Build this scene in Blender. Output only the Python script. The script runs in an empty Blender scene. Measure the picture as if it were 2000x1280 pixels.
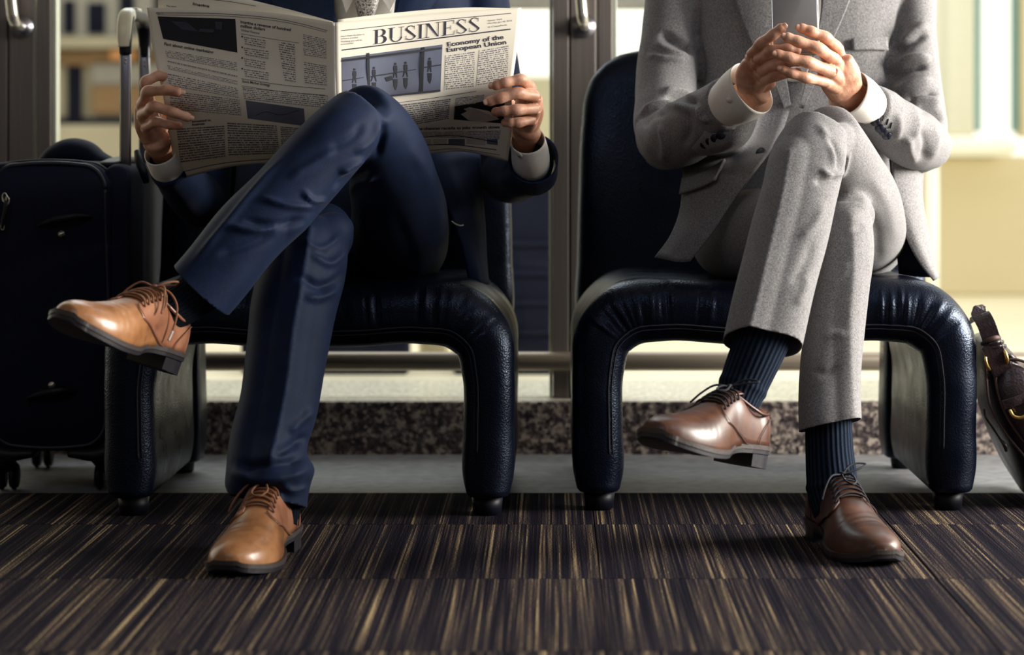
import bpy, bmesh, math, random
import numpy as np
from mathutils import Vector, Matrix, noise
from mathutils.bvhtree import BVHTree

# ------------------------------------------------------------------ camera, world, lights, exposure
F, CX, CY, CAMH = 4640.0, 1080.0, 275.0, 0.651      # focal length / principal point in pixels of 2000x1280
scene = bpy.context.scene
COL = scene.collection
cam_data = bpy.data.cameras.new('camera')
cam = bpy.data.objects.new('camera', cam_data)
COL.objects.link(cam)
cam.location = (0, 0, CAMH)
cam.rotation_euler = (math.pi / 2, 0, 0)
cam_data.sensor_width = 36.0
cam_data.sensor_fit = 'HORIZONTAL'
cam_data.lens = F / 2000 * 36
cam_data.shift_x = -(CX - 1000) / 2000
cam_data.shift_y = -(640 - CY) / 2000
cam_data.dof.use_dof = True
cam_data.dof.focus_distance = 4.0
cam_data.dof.aperture_fstop = 3.2
scene.camera = cam

world = bpy.data.worlds.new('world')
scene.world = world
world.use_nodes = True
wn = world.node_tree
wn.nodes['Background'].inputs[0].default_value = (1.0, 0.97, 0.84, 1)
wn.nodes['Background'].inputs[1].default_value = 1.6

def area(name, loc, target, sx, sy, power, color):
    l = bpy.data.lights.new(name, 'AREA')
    l.shape = 'RECTANGLE'; l.size = sx; l.size_y = sy; l.energy = power; l.color = color
    o = bpy.data.objects.new(name, l); COL.objects.link(o)
    o.location = loc
    o.rotation_euler = (Vector(target) - Vector(loc)).to_track_quat('-Z', 'Y').to_euler()
    return o
area('daylight_side_window', (3.3, 4.0, 1.25), (-0.2, 4.0, 0.55), 2.0, 1.3, 360, (1.0, 0.96, 0.88))
area('added_cool_fill', (1.9, 2.3, 2.84), (0.7, 3.7, 0.3), 1.6, 1.0, 16, (0.56, 0.70, 1.0))  # unseen fill added from front and above, turns the shadows blue
area('facade_daylight', (0.6, 5.9, 2.3), (0.4, 4.0, 0.5), 4.0, 1.2, 46, (0.66, 0.82, 1.0))

area('added_cool_fill_2', (-1.3, 1.0, 2.84), (-0.6, 3.8, 0.5), 1.6, 1.0, 16, (0.72, 0.82, 1.0))  # second added fill, brightens the left page and the navy suit
scene.view_settings.view_transform = 'Standard'
scene.view_settings.look = 'None'
scene.view_settings.exposure = 0.0
scene.view_settings.gamma = 1.0
scene.view_settings.use_curve_mapping = False

# ------------------------------------------------------------------ helpers
rnd = random.Random(7)
def P(x, y, Y):
    return Vector(((x - CX) * Y / F, Y, CAMH - (y - CY) * Y / F))
def S(r, g, b):
    f = lambda c: (c / 255 / 12.92) if c / 255 <= 0.04045 else ((c / 255 + 0.055) / 1.055) ** 2.4
    return (f(r), f(g), f(b), 1)

def thing(name, label, cat, loc=(0, 0, 0), group=None, kind=None):
    o = bpy.data.objects.new(name, None); COL.objects.link(o)
    o.location = loc; o.empty_display_size = 0.05
    o['label'] = label; o['category'] = cat
    if group: o['group'] = group
    if kind: o['kind'] = kind
    bpy.context.view_layer.update()
    return o
def link(name, me, mat=None, parent=None, label=None, smooth=True, kind=None):
    o = bpy.data.objects.new(name, me); COL.objects.link(o)
    if mat is not None:
        me.materials.clear(); me.materials.append(mat)
    if smooth:
        me.polygons.foreach_set('use_smooth', [True] * len(me.polygons)); me.update()
    if parent is not None:
        o.parent = parent
        m = Matrix.Identity(4); p = parent
        while p is not None:
            m = p.matrix_basis @ m if p.parent is None else p.matrix_parent_inverse @ p.matrix_basis @ m
            p = p.parent
        o.matrix_parent_inverse = m.inverted()
    if label: o['label'] = label
    if kind: o['kind'] = kind
    return o
def structure(o, label, cat):
    o['kind'] = 'structure'; o['label'] = label; o['category'] = cat
    return o
def mesh(name, v, f):
    me = bpy.data.meshes.new(name)
    me.from_pydata([tuple(p) for p in v], [], [tuple(q) for q in f])
    me.update()
    return me
def solid(o, t, off=-1):
    m = o.modifiers.new('thickness', 'SOLIDIFY'); m.thickness = t; m.offset = off
    return o
def box_mesh(name, x0, x1, y0, y1, z0, z1, bev=0.0, seg=2):
    bm = bmesh.new()
    bmesh.ops.create_cube(bm, size=1)
    for v in bm.verts:
        v.co = ((x0 + x1) / 2 + v.co.x * (x1 - x0), (y0 + y1) / 2 + v.co.y * (y1 - y0), (z0 + z1) / 2 + v.co.z * (z1 - z0))
    if bev > 0:
        bmesh.ops.bevel(bm, geom=list(bm.edges), offset=bev, segments=seg, affect='EDGES', profile=0.5)
    me = bpy.data.meshes.new(name); bm.to_mesh(me); bm.free()
    return me
def cyl_mesh(name, p0, p1, r, n=24, r2=None, bev=0.0):
    p0 = Vector(p0); p1 = Vector(p1)
    d = p1 - p0
    bm = bmesh.new()
    bmesh.ops.create_cone(bm, cap_ends=True, segments=n, radius1=r, radius2=r if r2 is None else r2, depth=d.length)
    if bev:
        es = [e for e in bm.edges if len(e.link_faces) == 2 and any(len(f.verts) > 4 for f in e.link_faces)]
        bmesh.ops.bevel(bm, geom=es, offset=bev, segments=2, affect='EDGES')
    q = Vector((0, 0, 1)).rotation_difference(d.normalized())
    bmesh.ops.transform(bm, matrix=Matrix.Translation((p0 + p1) / 2) @ q.to_matrix().to_4x4(), verts=bm.verts)
    me = bpy.data.meshes.new(name); bm.to_mesh(me); bm.free()
    return me
def join_meshes(name, mes):
    bm = bmesh.new()
    for m in mes: bm.from_mesh(m)
    me = bpy.data.meshes.new(name); bm.to_mesh(me); bm.free()
    return me

def interp(A, n):
    """smooth resampling of control rows (first 3 columns are position) to n rows"""
    A = np.asarray(A, float); k = len(A)
    d = np.linalg.norm(np.diff(A[:, :3], axis=0), axis=1); d = np.maximum(d, 1e-6)
    t = np.concatenate([[0], np.cumsum(d)])
    M = np.zeros_like(A)
    for i in range(k):
        if i == 0: M[i] = (A[1] - A[0]) / d[0]
        elif i == k - 1: M[i] = (A[-1] - A[-2]) / d[-1]
        else:
            s0 = (A[i] - A[i-1]) / d[i-1]; s1 = (A[i+1] - A[i]) / d[i]
            M[i] = (s0 * d[i] + s1 * d[i-1]) / (d[i] + d[i-1])
    q = np.linspace(0, t[-1], n)
    j = np.clip(np.searchsorted(t, q, side='right') - 1, 0, k - 2)
    h = d[j]; u = ((q - t[j]) / h)[:, None]; h = h[:, None]
    return (2*u**3 - 3*u**2 + 1) * A[j] + (u**3 - 2*u**2 + u) * h * M[j] + (-2*u**3 + 3*u**2) * A[j+1] + (u**3 - u**2) * h * M[j+1]

def loft(st, n=40, m=36, ex=2.0, ref=(0, 1, 0), cap=True, capl=0.0, disp=None, close=False):
    """st rows: x,y,z,a,b -> tube; a = half width across (perpendicular to path and ref), b = half depth"""
    R = interp(st, n)
    C = R[:, :3]
    T = np.gradient(C, axis=0); T /= np.linalg.norm(T, axis=1)[:, None] + 1e-12
    ref = np.array(ref, float)
    U = np.cross(T, ref); U /= np.linalg.norm(U, axis=1)[:, None] + 1e-12
    V = np.cross(T, U)
    th = np.linspace(0, 2 * np.pi, m, endpoint=False)
    c = np.sign(np.cos(th)) * np.abs(np.cos(th)) ** (2 / ex)
    s = np.sign(np.sin(th)) * np.abs(np.sin(th)) ** (2 / ex)
    rings = []
    for i in range(n):
        k = np.ones(m) if disp is None else disp(i / (n - 1), th)
        rings.append(C[i] + U[i] * (R[i, 3] * c * k)[:, None] + V[i] * (R[i, 4] * s * k)[:, None])
    if cap and capl > 0:
        for sgn, idx in ((-1, 0), (1, n - 1)):
            r0 = rings[0] if sgn < 0 else rings[-1]
            extra = []
            for q in (0.45, 0.75, 0.93):
                extra.append(C[idx] + (r0 - C[idx]) * math.sqrt(1 - q * q) + T[idx] * sgn * capl * q)
            if sgn < 0: rings = extra[::-1] + rings
            else: rings = rings + extra
    nr = len(rings)
    v = np.concatenate(rings)
    f = [(i*m + j, i*m + (j+1) % m, (i+1)*m + (j+1) % m, (i+1)*m + j) for i in range(nr - 1) for j in range(m)]
    if cap:
        f.append(tuple(range(m))[::-1]); f.append(tuple((nr-1)*m + j for j in range(m)))
    return v, f
def loft_rr(st, n, k=16, fac=0.95, disp=None, ref=(0, 1, 0), capl=0.012):
    """like loft but with a rounded-rectangle section: corner radius = fac * a"""
    R = interp(st, n); C = R[:, :3]
    T = np.gradient(C, axis=0); T /= np.linalg.norm(T, axis=1)[:, None] + 1e-12
    U = np.cross(T, np.array(ref, float)); U /= np.linalg.norm(U, axis=1)[:, None] + 1e-12
    V = np.cross(T, U)
    th = np.concatenate([np.linspace(q, q + math.pi / 2, k) for q in (0, math.pi / 2, math.pi, 1.5 * math.pi)])
    sc, ss = np.repeat([1, -1, -1, 1], k), np.repeat([1, 1, -1, -1], k)
    m = len(th); rings = []
    for i in range(n):
        a, b = R[i, 3], R[i, 4]; r = fac * a
        d = np.zeros(m) if disp is None else disp(i / (n - 1), th)
        uu = sc * (a - r) + (r + d) * np.cos(th); vv = ss * (b - r) + (r + d) * np.sin(th)
        rings.append(C[i] + U[i] * uu[:, None] + V[i] * vv[:, None])
    for sgn in (-1, 1):
        i = 0 if sgn < 0 else n - 1
        r0 = rings[0] if sgn < 0 else rings[-1]
        ex_ = []
        for q in (0.5, 0.85):
            a, b = R[i, 3], R[i, 4]; r = fac * a; ins = capl * (1 - math.sqrt(1 - q * q))
            uu = sc * (a - r) + (r - ins) * np.cos(th); vv = ss * (b - r) + (r - ins) * np.sin(th)
            ex_.append(C[i] + U[i] * uu[:, None] + V[i] * vv[:, None] + T[i] * sgn * capl * q)
        rings = ex_[::-1] + rings if sgn < 0 else rings + ex_
    nr = len(rings)
    f = [(i*m + j, i*m + (j+1) % m, (i+1)*m + (j+1) % m, (i+1)*m + j) for i in range(nr - 1) for j in range(m)]
    f.append(tuple(range(m))[::-1]); f.append(tuple((nr-1)*m + j for j in range(m)))
    return np.concatenate(rings), f
def px(rows):
    """(x,y,Y,half width in px, half depth in m) -> world rows"""
    out = []
    for x, y, Y, w, b in rows:
        p = P(x, y, Y); out.append((p.x, p.y, p.z, w * Y / F, b))
    return out
def merge(parts):
    V = []; Fc = []; o = 0
    for v, f in parts:
        V.append(np.asarray(v, float)); Fc += [tuple(i + o for i in q) for q in f]; o += len(v)
    return np.concatenate(V), Fc
def fuse(name, parts, voxel, smooth=4, fac=0.5):
    v, f = merge(parts)
    me = mesh(name + '_raw', v, f)
    bm = bmesh.new(); bm.from_mesh(me); bmesh.ops.recalc_face_normals(bm, faces=bm.faces); bm.to_mesh(me); bm.free()
    o = bpy.data.objects.new(name + '_raw', me); COL.objects.link(o)
    r = o.modifiers.new('r', 'REMESH'); r.mode = 'VOXEL'; r.voxel_size = voxel
    if smooth:
        s = o.modifiers.new('s', 'SMOOTH'); s.factor = fac; s.iterations = smooth
    dg = bpy.context.evaluated_depsgraph_get()
    out = bpy.data.meshes.new_from_object(o.evaluated_get(dg))
    out.name = name
    bpy.data.objects.remove(o); bpy.data.meshes.remove(me)
    return out
def tube(pts, r, n=None, m=8, cap=True):
    """round tube through 3D points; r scalar or list"""
    pts = [Vector(p) for p in pts]
    if n is None: n = max(8, len(pts) * 6)
    rr = r if isinstance(r, (list, tuple)) else [r] * len(pts)
    R = interp([(p.x, p.y, p.z, q) for p, q in zip(pts, rr)], n)
    C = R[:, :3]
    T = np.gradient(C, axis=0); T /= np.linalg.norm(T, axis=1)[:, None] + 1e-12
    u = np.cross(T[0], (0.3, 0.5, 0.81)); u /= np.linalg.norm(u)
    v = []
    for i in range(n):
        u = u - T[i] * np.dot(u, T[i]); u /= np.linalg.norm(u)
        w = np.cross(T[i], u)
        for j in range(m):
            a = 2 * math.pi * j / m
            v.append(C[i] + (u * math.cos(a) + w * math.sin(a)) * R[i, 3])
    f = [(i*m + j, i*m + (j+1) % m, (i+1)*m + (j+1) % m, (i+1)*m + j) for i in range(n - 1) for j in range(m)]
    if cap:
        f.append(tuple(range(m))[::-1]); f.append(tuple((n-1)*m + j for j in range(m)))
    return np.array(v), f
def obj(name, vf, mat, parent=None, **k):
    return link(name, mesh(name, *vf), mat, parent, **k)
def grid_sheet(rows, nu=24, nv=24):
    """control grid rows of 3D points -> smooth surface vertices"""
    G = np.array([[tuple(p) for p in r] for r in rows], float)
    A = np.array([interp(r, nu) for r in G])                 # rows x nu x 3
    B = np.array([interp(A[:, j], nv) for j in range(nu)])   # nu x nv x 3
    v = B.transpose(1, 0, 2).reshape(-1, 3)                  # nv rows of nu
    f = [(i*nu + j, i*nu + j + 1, (i+1)*nu + j + 1, (i+1)*nu + j) for i in range(nv - 1) for j in range(nu - 1)]
    return v, f
def pgrid(rows, **k):
    return grid_sheet([[P(*p) for p in r] for r in rows], **k)
def bvh_of(me):
    return BVHTree.FromPolygons([v.co.copy() for v in me.vertices], [tuple(p.vertices) for p in me.polygons])
def onsurf(bvh, x, y, off=0.0, fallback=None):
    o = Vector((0, 0, CAMH)); d = (P(x, y, 1.0) - o).normalized()
    h = bvh.ray_cast(o, d)
    if h[0] is None:
        h = bvh.find_nearest(P(x, y, fallback or 4.0))
        n = h[1]
    else: n = h[1]
    if n.dot(d) > 0: n = -n
    return h[0] + n * off, n
def coords(me):
    a = np.empty(len(me.vertices) * 3); me.vertices.foreach_get('co', a); return a.reshape(-1, 3)
def setco(me, a):
    me.vertices.foreach_set('co', a.ravel()); me.update()
def vnormals(me):
    a = np.empty(len(me.vertices) * 3); me.vertex_normals.foreach_get('vector', a); return a.reshape(-1, 3)
def folds(me, lst, ymin=-9, ymax=9):
    """raise ridges (+) / press valleys (-) of cloth along lines on the visible surface.
    each: (points, width px, amplitude m[, 'sharp'])"""
    a = coords(me); n = vnormals(me)
    view = a - np.array([0, 0, CAMH]); view /= np.linalg.norm(view, axis=1)[:, None]
    face = np.clip(-(n * view).sum(1) * 1.6 + 0.1, 0, 1)
    face *= ((a[:, 1] > ymin) & (a[:, 1] < ymax))
    X = CX + a[:, 0] / a[:, 1] * F; Yp = CY - (a[:, 2] - CAMH) / a[:, 1] * F
    D = np.zeros(len(a))
    for it in lst:
        pts, w, amp = it[:3]
        sharp = len(it) > 3
        p = interp([(x, y, 0) for x, y in pts], max(8, len(pts) * 5))[:, :2]
        seg = np.linalg.norm(np.diff(p, axis=0), axis=1); tot = seg.sum(); cum = np.concatenate([[0], np.cumsum(seg)])
        x0, x1 = p[:, 0].min() - 3*w, p[:, 0].max() + 3*w; y0, y1 = p[:, 1].min() - 3*w, p[:, 1].max() + 3*w
        idx = np.where((X > x0) & (X < x1) & (Yp > y0) & (Yp < y1) & (face > 0))[0]
        if not len(idx): continue
        q = np.stack([X[idx], Yp[idx]], 1)
        best = np.full(len(idx), 1e9); par = np.zeros(len(idx))
        for k in range(len(p) - 1):
            d = p[k+1] - p[k]; L = (d @ d) + 1e-9
            t = np.clip(((q - p[k]) @ d) / L, 0, 1)
            e = np.linalg.norm(q - p[k] - t[:, None] * d, axis=1)
            m_ = e < best
            best[m_] = e[m_]; par[m_] = (cum[k] + t[m_] * seg[k]) / tot
        if sharp: D[idx] += amp * np.clip(1 - best / w, 0, 1) * face[idx]
        else: D[idx] += amp * np.exp(-(best / w) ** 2) * np.clip(np.sin(np.pi * np.clip(par, 0.02, 0.98)) * 1.6, 0, 1) * face[idx]
    setco(me, a + n * D[:, None])
def ripple(me, amp, freq, seed=0, stretch=(1, 1, 1)):
    a = coords(me); n = vnormals(me)
    s = np.array(stretch) * freq
    D = np.array([noise.noise(Vector(p * s) + Vector((seed * 7.1, seed * 3.3, 0))) for p in a])
    setco(me, a + n * (amp * D)[:, None])
def cut(me, p, nrm, near=None, rad=0.1):
    """cut away everything on the positive side of the plane close to a point (open hem)"""
    bm = bmesh.new(); bm.from_mesh(me)
    p = Vector(p); nrm = Vector(nrm).normalized()
    c = Vector(near if near is not None else p)
    vs = {v for v in bm.verts if (v.co - c).length < rad}
    fs = [f for f in bm.faces if all(v in vs for v in f.verts)]
    es = {e for f in fs for e in f.edges}
    geom = list(fs) + list(es) + list({v for f in fs for v in f.verts})
    bmesh.ops.bisect_plane(bm, geom=geom, plane_co=p, plane_no=nrm, clear_outer=True, dist=1e-5)
    bm.to_mesh(me); bm.free(); me.update()

# ------------------------------------------------------------------ materials
def nt(name):
    m = bpy.data.materials.new(name); m.use_nodes = True
    n = m.node_tree; b = n.nodes['Principled BSDF']
    return m, n, b
def nd(n, t, **k):
    x = n.nodes.new(t)
    for a, b in k.items():
        if a in x.inputs.keys() if hasattr(x.inputs, 'keys') else False: x.inputs[a].default_value = b
        else: setattr(x, a, b)
    return x
def ramp(n, fac, stops):
    r = n.nodes.new('ShaderNodeValToRGB')
    e = r.color_ramp.elements
    while len(e) > 1: e.remove(e[-1])
    e[0].position = stops[0][0]; e[0].color = stops[0][1]
    for p, c in stops[1:]:
        q = e.new(p); q.color = c
    n.links.new(fac, r.inputs[0])
    return r.outputs[0]
def texco(n, kind='Object', scale=(1, 1, 1)):
    t = n.nodes.new('ShaderNodeTexCoord'); mp = n.nodes.new('ShaderNodeMapping')
    mp.inputs['Scale'].default_value = scale
    n.links.new(t.outputs[kind], mp.inputs[0])
    return mp.outputs[0]
def noise_n(n, vec, scale, detail=2, rough=0.5, dim='3D'):
    x = n.nodes.new('ShaderNodeTexNoise'); x.noise_dimensions = dim
    x.inputs['Scale'].default_value = scale; x.inputs['Detail'].default_value = detail; x.inputs['Roughness'].default_value = rough
    n.links.new(vec, x.inputs['Vector'])
    return x.outputs['Fac']
def bump(n, b, h, strength, dist=0.001):
    x = n.nodes.new('ShaderNodeBump'); x.inputs['Strength'].default_value = strength; x.inputs['Distance'].default_value = dist
    n.links.new(h, x.inputs['Height']); n.links.new(x.outputs[0], b.inputs['Normal'])
def math_n(n, op, a, b=None):
    x = n.nodes.new('ShaderNodeMath'); x.operation = op
    for i, q in enumerate((a, b)):
        if q is None: continue
        if isinstance(q, (int, float)): x.inputs[i].default_value = q
        else: n.links.new(q, x.inputs[i])
    return x.outputs[0]
def plain(name, col, rough=0.5, metal=0.0, var=0.12, scale=30, bmp=0.0, bscale=200, coat=0, spec=None, sheen=0):
    m, n, b = nt(name)
    v = texco(n)
    f = noise_n(n, v, scale, 3)
    lo = tuple(c * (1 - var) for c in col[:3]) + (1,); hi = tuple(min(1, c * (1 + var)) for c in col[:3]) + (1,)
    n.links.new(ramp(n, f, [(0.3, lo), (0.7, hi)]), b.inputs['Base Color'])
    b.inputs['Roughness'].default_value = rough; b.inputs['Metallic'].default_value = metal
    if coat: b.inputs['Coat Weight'].default_value = coat; b.inputs['Coat Roughness'].default_value = 0.15
    if spec is not None: b.inputs['Specular IOR Level'].default_value = spec
    if sheen: b.inputs['Sheen Weight'].default_value = sheen
    if bmp: bump(n, b, noise_n(n, v, bscale, 2), bmp)
    return m
def leather(name, col, rough=0.4, grain=380, strength=0.35, col2=None, spec=0.5, tint=None):
    m, n, b = nt(name)
    if tint: b.inputs['Specular Tint'].default_value = tint
    v = texco(n)
    vo = n.nodes.new('ShaderNodeTexVoronoi'); vo.inputs['Scale'].default_value = grain; n.links.new(v, vo.inputs['Vector'])
    f = noise_n(n, v, 9, 4)
    c2 = col2 or tuple(c * 1.5 for c in col[:3]) + (1,)
    n.links.new(ramp(n, f, [(0.35, col), (0.7, c2)]), b.inputs['Base Color'])
    n.links.new(ramp(n, noise_n(n, v, 14, 3), [(0.3, (rough - 0.08,) * 3 + (1,)), (0.7, (rough + 0.1,) * 3 + (1,))]), b.inputs['Roughness'])
    b.inputs['Specular IOR Level'].default_value = spec
    bump(n, b, vo.outputs['Distance'], strength, 0.0012)
    return m
def cloth(name, c1, c2, weave=900, rough=0.85, sheen=0.2, mott=60, stretch=(1, 1, 0.35), bmp=0.25):
    m, n, b = nt(name)
    v = texco(n); v2 = texco(n, scale=stretch); v3 = texco(n, scale=(stretch[2], 1, stretch[0]))
    f = math_n(n, 'ADD', math_n(n, 'MULTIPLY', noise_n(n, v2, weave, 1), 0.5), math_n(n, 'MULTIPLY', noise_n(n, v3, weave, 1), 0.5))
    g = math_n(n, 'ADD', math_n(n, 'MULTIPLY', f, 0.75), math_n(n, 'MULTIPLY', noise_n(n, v, mott, 3), 0.25))
    n.links.new(ramp(n, g, [(0.38, c1), (0.62, c2)]), b.inputs['Base Color'])
    b.inputs['Roughness'].default_value = rough
    b.inputs['Sheen Weight'].default_value = sheen; b.inputs['Sheen Roughness'].default_value = 0.5
    b.inputs['Specular IOR Level'].default_value = 0.2
    bump(n, b, f, bmp, 0.0006)
    return m
def shoe_leather(name, c_dark, c_mid, c_light, rough=0.3):
    m, n, b = nt(name)
    v = texco(n)
    f = noise_n(n, v, 17, 5, 0.6)
    n.links.new(ramp(n, f, [(0.3, c_dark), (0.5, c_mid), (0.68, c_light)]), b.inputs['Base Color'])
    b.inputs['Roughness'].default_value = rough
    b.inputs['Coat Weight'].default_value = 0.12; b.inputs['Coat Roughness'].default_value = 0.25
    bump(n, b, noise_n(n, v, 120, 4), 0.12, 0.001)
    return m
def sock_mat(name, c1, c2):
    m, n, b = nt(name)
    uv = texco(n, 'UV')
    w = n.nodes.new('ShaderNodeTexWave'); w.inputs['Scale'].default_value = 9.55; w.bands_direction = 'X'
    w.inputs['Distortion'].default_value = 0.3
    n.links.new(uv, w.inputs['Vector'])
    v = texco(n)
    g = math_n(n, 'MULTIPLY', w.outputs['Fac'], noise_n(n, v, 500, 1))
    n.links.new(ramp(n, g, [(0.0, c1), (0.6, c2)]), b.inputs['Base Color'])
    b.inputs['Roughness'].default_value = 0.95; b.inputs['Specular IOR Level'].default_value = 0.1
    bump(n, b, w.outputs['Fac'], 0.7, 0.002)
    return m
def skin_mat(name, c_dark, c_mid, c_light):
    m, n, b = nt(name)
    v = texco(n)
    f = noise_n(n, v, 38, 4)
    n.links.new(ramp(n, f, [(0.3, c_dark), (0.5, c_mid), (0.72, c_light)]), b.inputs['Base Color'])
    b.inputs['Roughness'].default_value = 0.48
    b.inputs['Subsurface Weight'].default_value = 0.12
    b.inputs['Subsurface Radius'].default_value = (0.01, 0.004, 0.002)
    b.inputs['Subsurface Scale'].default_value = 0.4
    h = math_n(n, 'ADD', noise_n(n, v, 260, 3), math_n(n, 'MULTIPLY', noise_n(n, v, 70, 2), 1.2))
    bump(n, b, h, 0.35, 0.0012)
    return m
def brushed(name, col, rough=0.38, stretch=(220, 220, 3)):
    m, n, b = nt(name)
    v = texco(n, scale=stretch)
    f = noise_n(n, v, 1.0, 3)
    lo = tuple(c * 0.75 for c in col[:3]) + (1,)
    n.links.new(ramp(n, f, [(0.3, lo), (0.7, col)]), b.inputs['Base Color'])
    b.inputs['Metallic'].default_value = 0.55; b.inputs['Roughness'].default_value = rough
    bump(n, b, f, 0.08, 0.0005)
    return m
def glass_mat(name, tint=(1, 1, 1, 1), refl=0.08):
    m = bpy.data.materials.new(name); m.use_nodes = True
    n = m.node_tree; n.nodes.clear()
    out = n.nodes.new('ShaderNodeOutputMaterial'); mx = n.nodes.new('ShaderNodeMixShader')
    t = n.nodes.new('ShaderNodeBsdfTransparent'); g = n.nodes.new('ShaderNodeBsdfGlossy')
    t.inputs[0].default_value = tint; g.inputs['Roughness'].default_value = 0.02
    lw = n.nodes.new('ShaderNodeLayerWeight'); lw.inputs[0].default_value = 0.12
    v = texco(n)
    d = math_n(n, 'MULTIPLY', math_n(n, 'GREATER_THAN', noise_n(n, v, 60, 4), 0.74), 0.1)    # dirt specks
    n.links.new(math_n(n, 'ADD', math_n(n, 'ADD', math_n(n, 'MULTIPLY', lw.outputs['Fresnel'], 0.6), 0.01), d), mx.inputs[0])
    n.links.new(t.outputs[0], mx.inputs[1]); n.links.new(g.outputs[0], mx.inputs[2]); n.links.new(mx.outputs[0], out.inputs[0])
    return m
def granite(name, c1, c2, c3, scale=55):
    m, n, b = nt(name)
    v = texco(n)
    vo = n.nodes.new('ShaderNodeTexVoronoi'); vo.inputs['Scale'].default_value = scale * 2.2; n.links.new(v, vo.inputs['Vector'])
    f = math_n(n, 'ADD', math_n(n, 'MULTIPLY', noise_n(n, v, scale, 5, 0.7), 0.75), math_n(n, 'MULTIPLY', vo.outputs['Color'], 0.25))
    n.links.new(ramp(n, f, [(0.38, c1), (0.5, c2), (0.62, c3)]), b.inputs['Base Color'])
    b.inputs['Roughness'].default_value = 0.35
    return m
def carpet_mat(name):
    m, n, b = nt(name)
    t = n.nodes.new('ShaderNodeTexCoord'); oi = n.nodes.new('ShaderNodeObjectInfo')
    off = n.nodes.new('ShaderNodeCombineXYZ')
    n.links.new(math_n(n, 'MULTIPLY', oi.outputs['Random'], 37.0), off.inputs[0])
    n.links.new(math_n(n, 'MULTIPLY', oi.outputs['Random'], 91.0), off.inputs[1])
    add = n.nodes.new('ShaderNodeVectorMath'); add.operation = 'ADD'
    n.links.new(t.outputs['Object'], add.inputs[0]); n.links.new(off.outputs[0], add.inputs[1])
    def mp(s):
        x = n.nodes.new('ShaderNodeMapping'); x.inputs['Scale'].default_value = s
        n.links.new(add.outputs[0], x.inputs[0]); return x.outputs[0]
    fine = noise_n(n, mp((300, 2.0, 0)), 1, 1, dim='2D')
    mid = noise_n(n, mp((110, 0.7, 0)), 1, 1, dim='2D')
    wide = noise_n(n, mp((26, 0.5, 0)), 1, 1, dim='2D')
    loop = noise_n(n, mp((420, 330, 0)), 1, 1, dim='2D')
    s = math_n(n, 'ADD', math_n(n, 'ADD', math_n(n, 'MULTIPLY', fine, 0.42), math_n(n, 'MULTIPLY', mid, 0.40)), math_n(n, 'MULTIPLY', wide, 0.22))
    s = math_n(n, 'ADD', s, math_n(n, 'MULTIPLY', math_n(n, 'SUBTRACT', loop, 0.5), 0.34))
    n.links.new(ramp(n, s, [(0.43, S(17, 15, 26)), (0.53, S(38, 33, 40)), (0.61, S(64, 54, 51)), (0.69, S(132, 114, 88)), (0.77, S(186, 163, 124))]), b.inputs['Base Color'])
    b.inputs['Roughness'].default_value = 1.0; b.inputs['Specular IOR Level'].default_value = 0.05
    h = math_n(n, 'ADD', loop, math_n(n, 'MULTIPLY', fine, 0.6))
    bump(n, b, h, 0.8, 0.003)
    return m
def text_mat(name, paper, ink, dens=0.46):
    m, n, b = nt(name)
    uv = n.nodes.new('ShaderNodeUVMap'); sp = n.nodes.new('ShaderNodeSeparateXYZ'); n.links.new(uv.outputs[0], sp.inputs[0])
    line = math_n(n, 'FLOOR', sp.outputs[1]); fy = math_n(n, 'FRACT', sp.outputs[1])
    c = n.nodes.new('ShaderNodeCombineXYZ')
    n.links.new(math_n(n, 'MULTIPLY', sp.outputs[0], 1.0), c.inputs[0]); n.links.new(math_n(n, 'MULTIPLY', line, 13.7), c.inputs[1])
    ns = noise_n(n, c.outputs[0], 1.0, 2, 0.8, '2D')
    ink_m = math_n(n, 'MULTIPLY', math_n(n, 'GREATER_THAN', ns, dens), math_n(n, 'MULTIPLY', math_n(n, 'GREATER_THAN', fy, 0.2), math_n(n, 'LESS_THAN', fy, 0.72)))
    mx = n.nodes.new('ShaderNodeMix'); mx.data_type = 'RGBA'
    mx.inputs[6].default_value = paper; mx.inputs[7].default_value = ink
    n.links.new(ink_m, mx.inputs[0]); n.links.new(mx.outputs[2], b.inputs['Base Color'])
    b.inputs['Roughness'].default_value = 0.9; b.inputs['Specular IOR Level'].default_value = 0.1
    return m

M = {}
M['black_leather'] = leather('black_leather', S(4, 7, 19), 0.32, 300, 0.36, S(6, 10, 24), 0.34, (0.55, 0.70, 1.0, 1))
M['stitch'] = plain('stitch_thread', S(14, 18, 32), 0.8)
M['black_plastic'] = plain('black_plastic', S(10, 13, 25), 0.5, spec=0.3)
M['case_fabric'] = cloth('case_fabric', S(9, 13, 32), S(14, 19, 42), 700, 0.8, 0.0)
M['case_trim'] = plain('case_trim', S(16, 19, 33), 0.5, bmp=0.2)
M['chrome'] = plain('chrome', S(205, 200, 190), 0.2, 0.8, 0.05)
M['gold'] = plain('brass', S(214, 178, 108), 0.3, 1.0, 0.08)
M['alu'] = plain('handle_aluminium', S(150, 148, 156), 0.3, 1.0, 0.05)
M['cream_plastic'] = plain('cream_plastic', S(226, 218, 190), 0.3, var=0.04)
M['steel'] = brushed('brushed_steel', S(122, 114, 110), 0.40)
M['steel_rail'] = brushed('brushed_rail_steel', S(150, 138, 122), 0.32, (3, 220, 220))
M['steel_edge'] = plain('bright_steel_edge', S(210, 214, 200), 0.3, 0.6, 0.05)
M['gasket'] = plain('rubber_gasket', S(18, 20, 30), 0.6)
M['glass'] = glass_mat('window_glass', (0.97, 0.97, 0.955, 1))
M['granite'] = granite('granite_sill', S(30, 27, 32), S(82, 72, 72), S(165, 152, 140))
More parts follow.
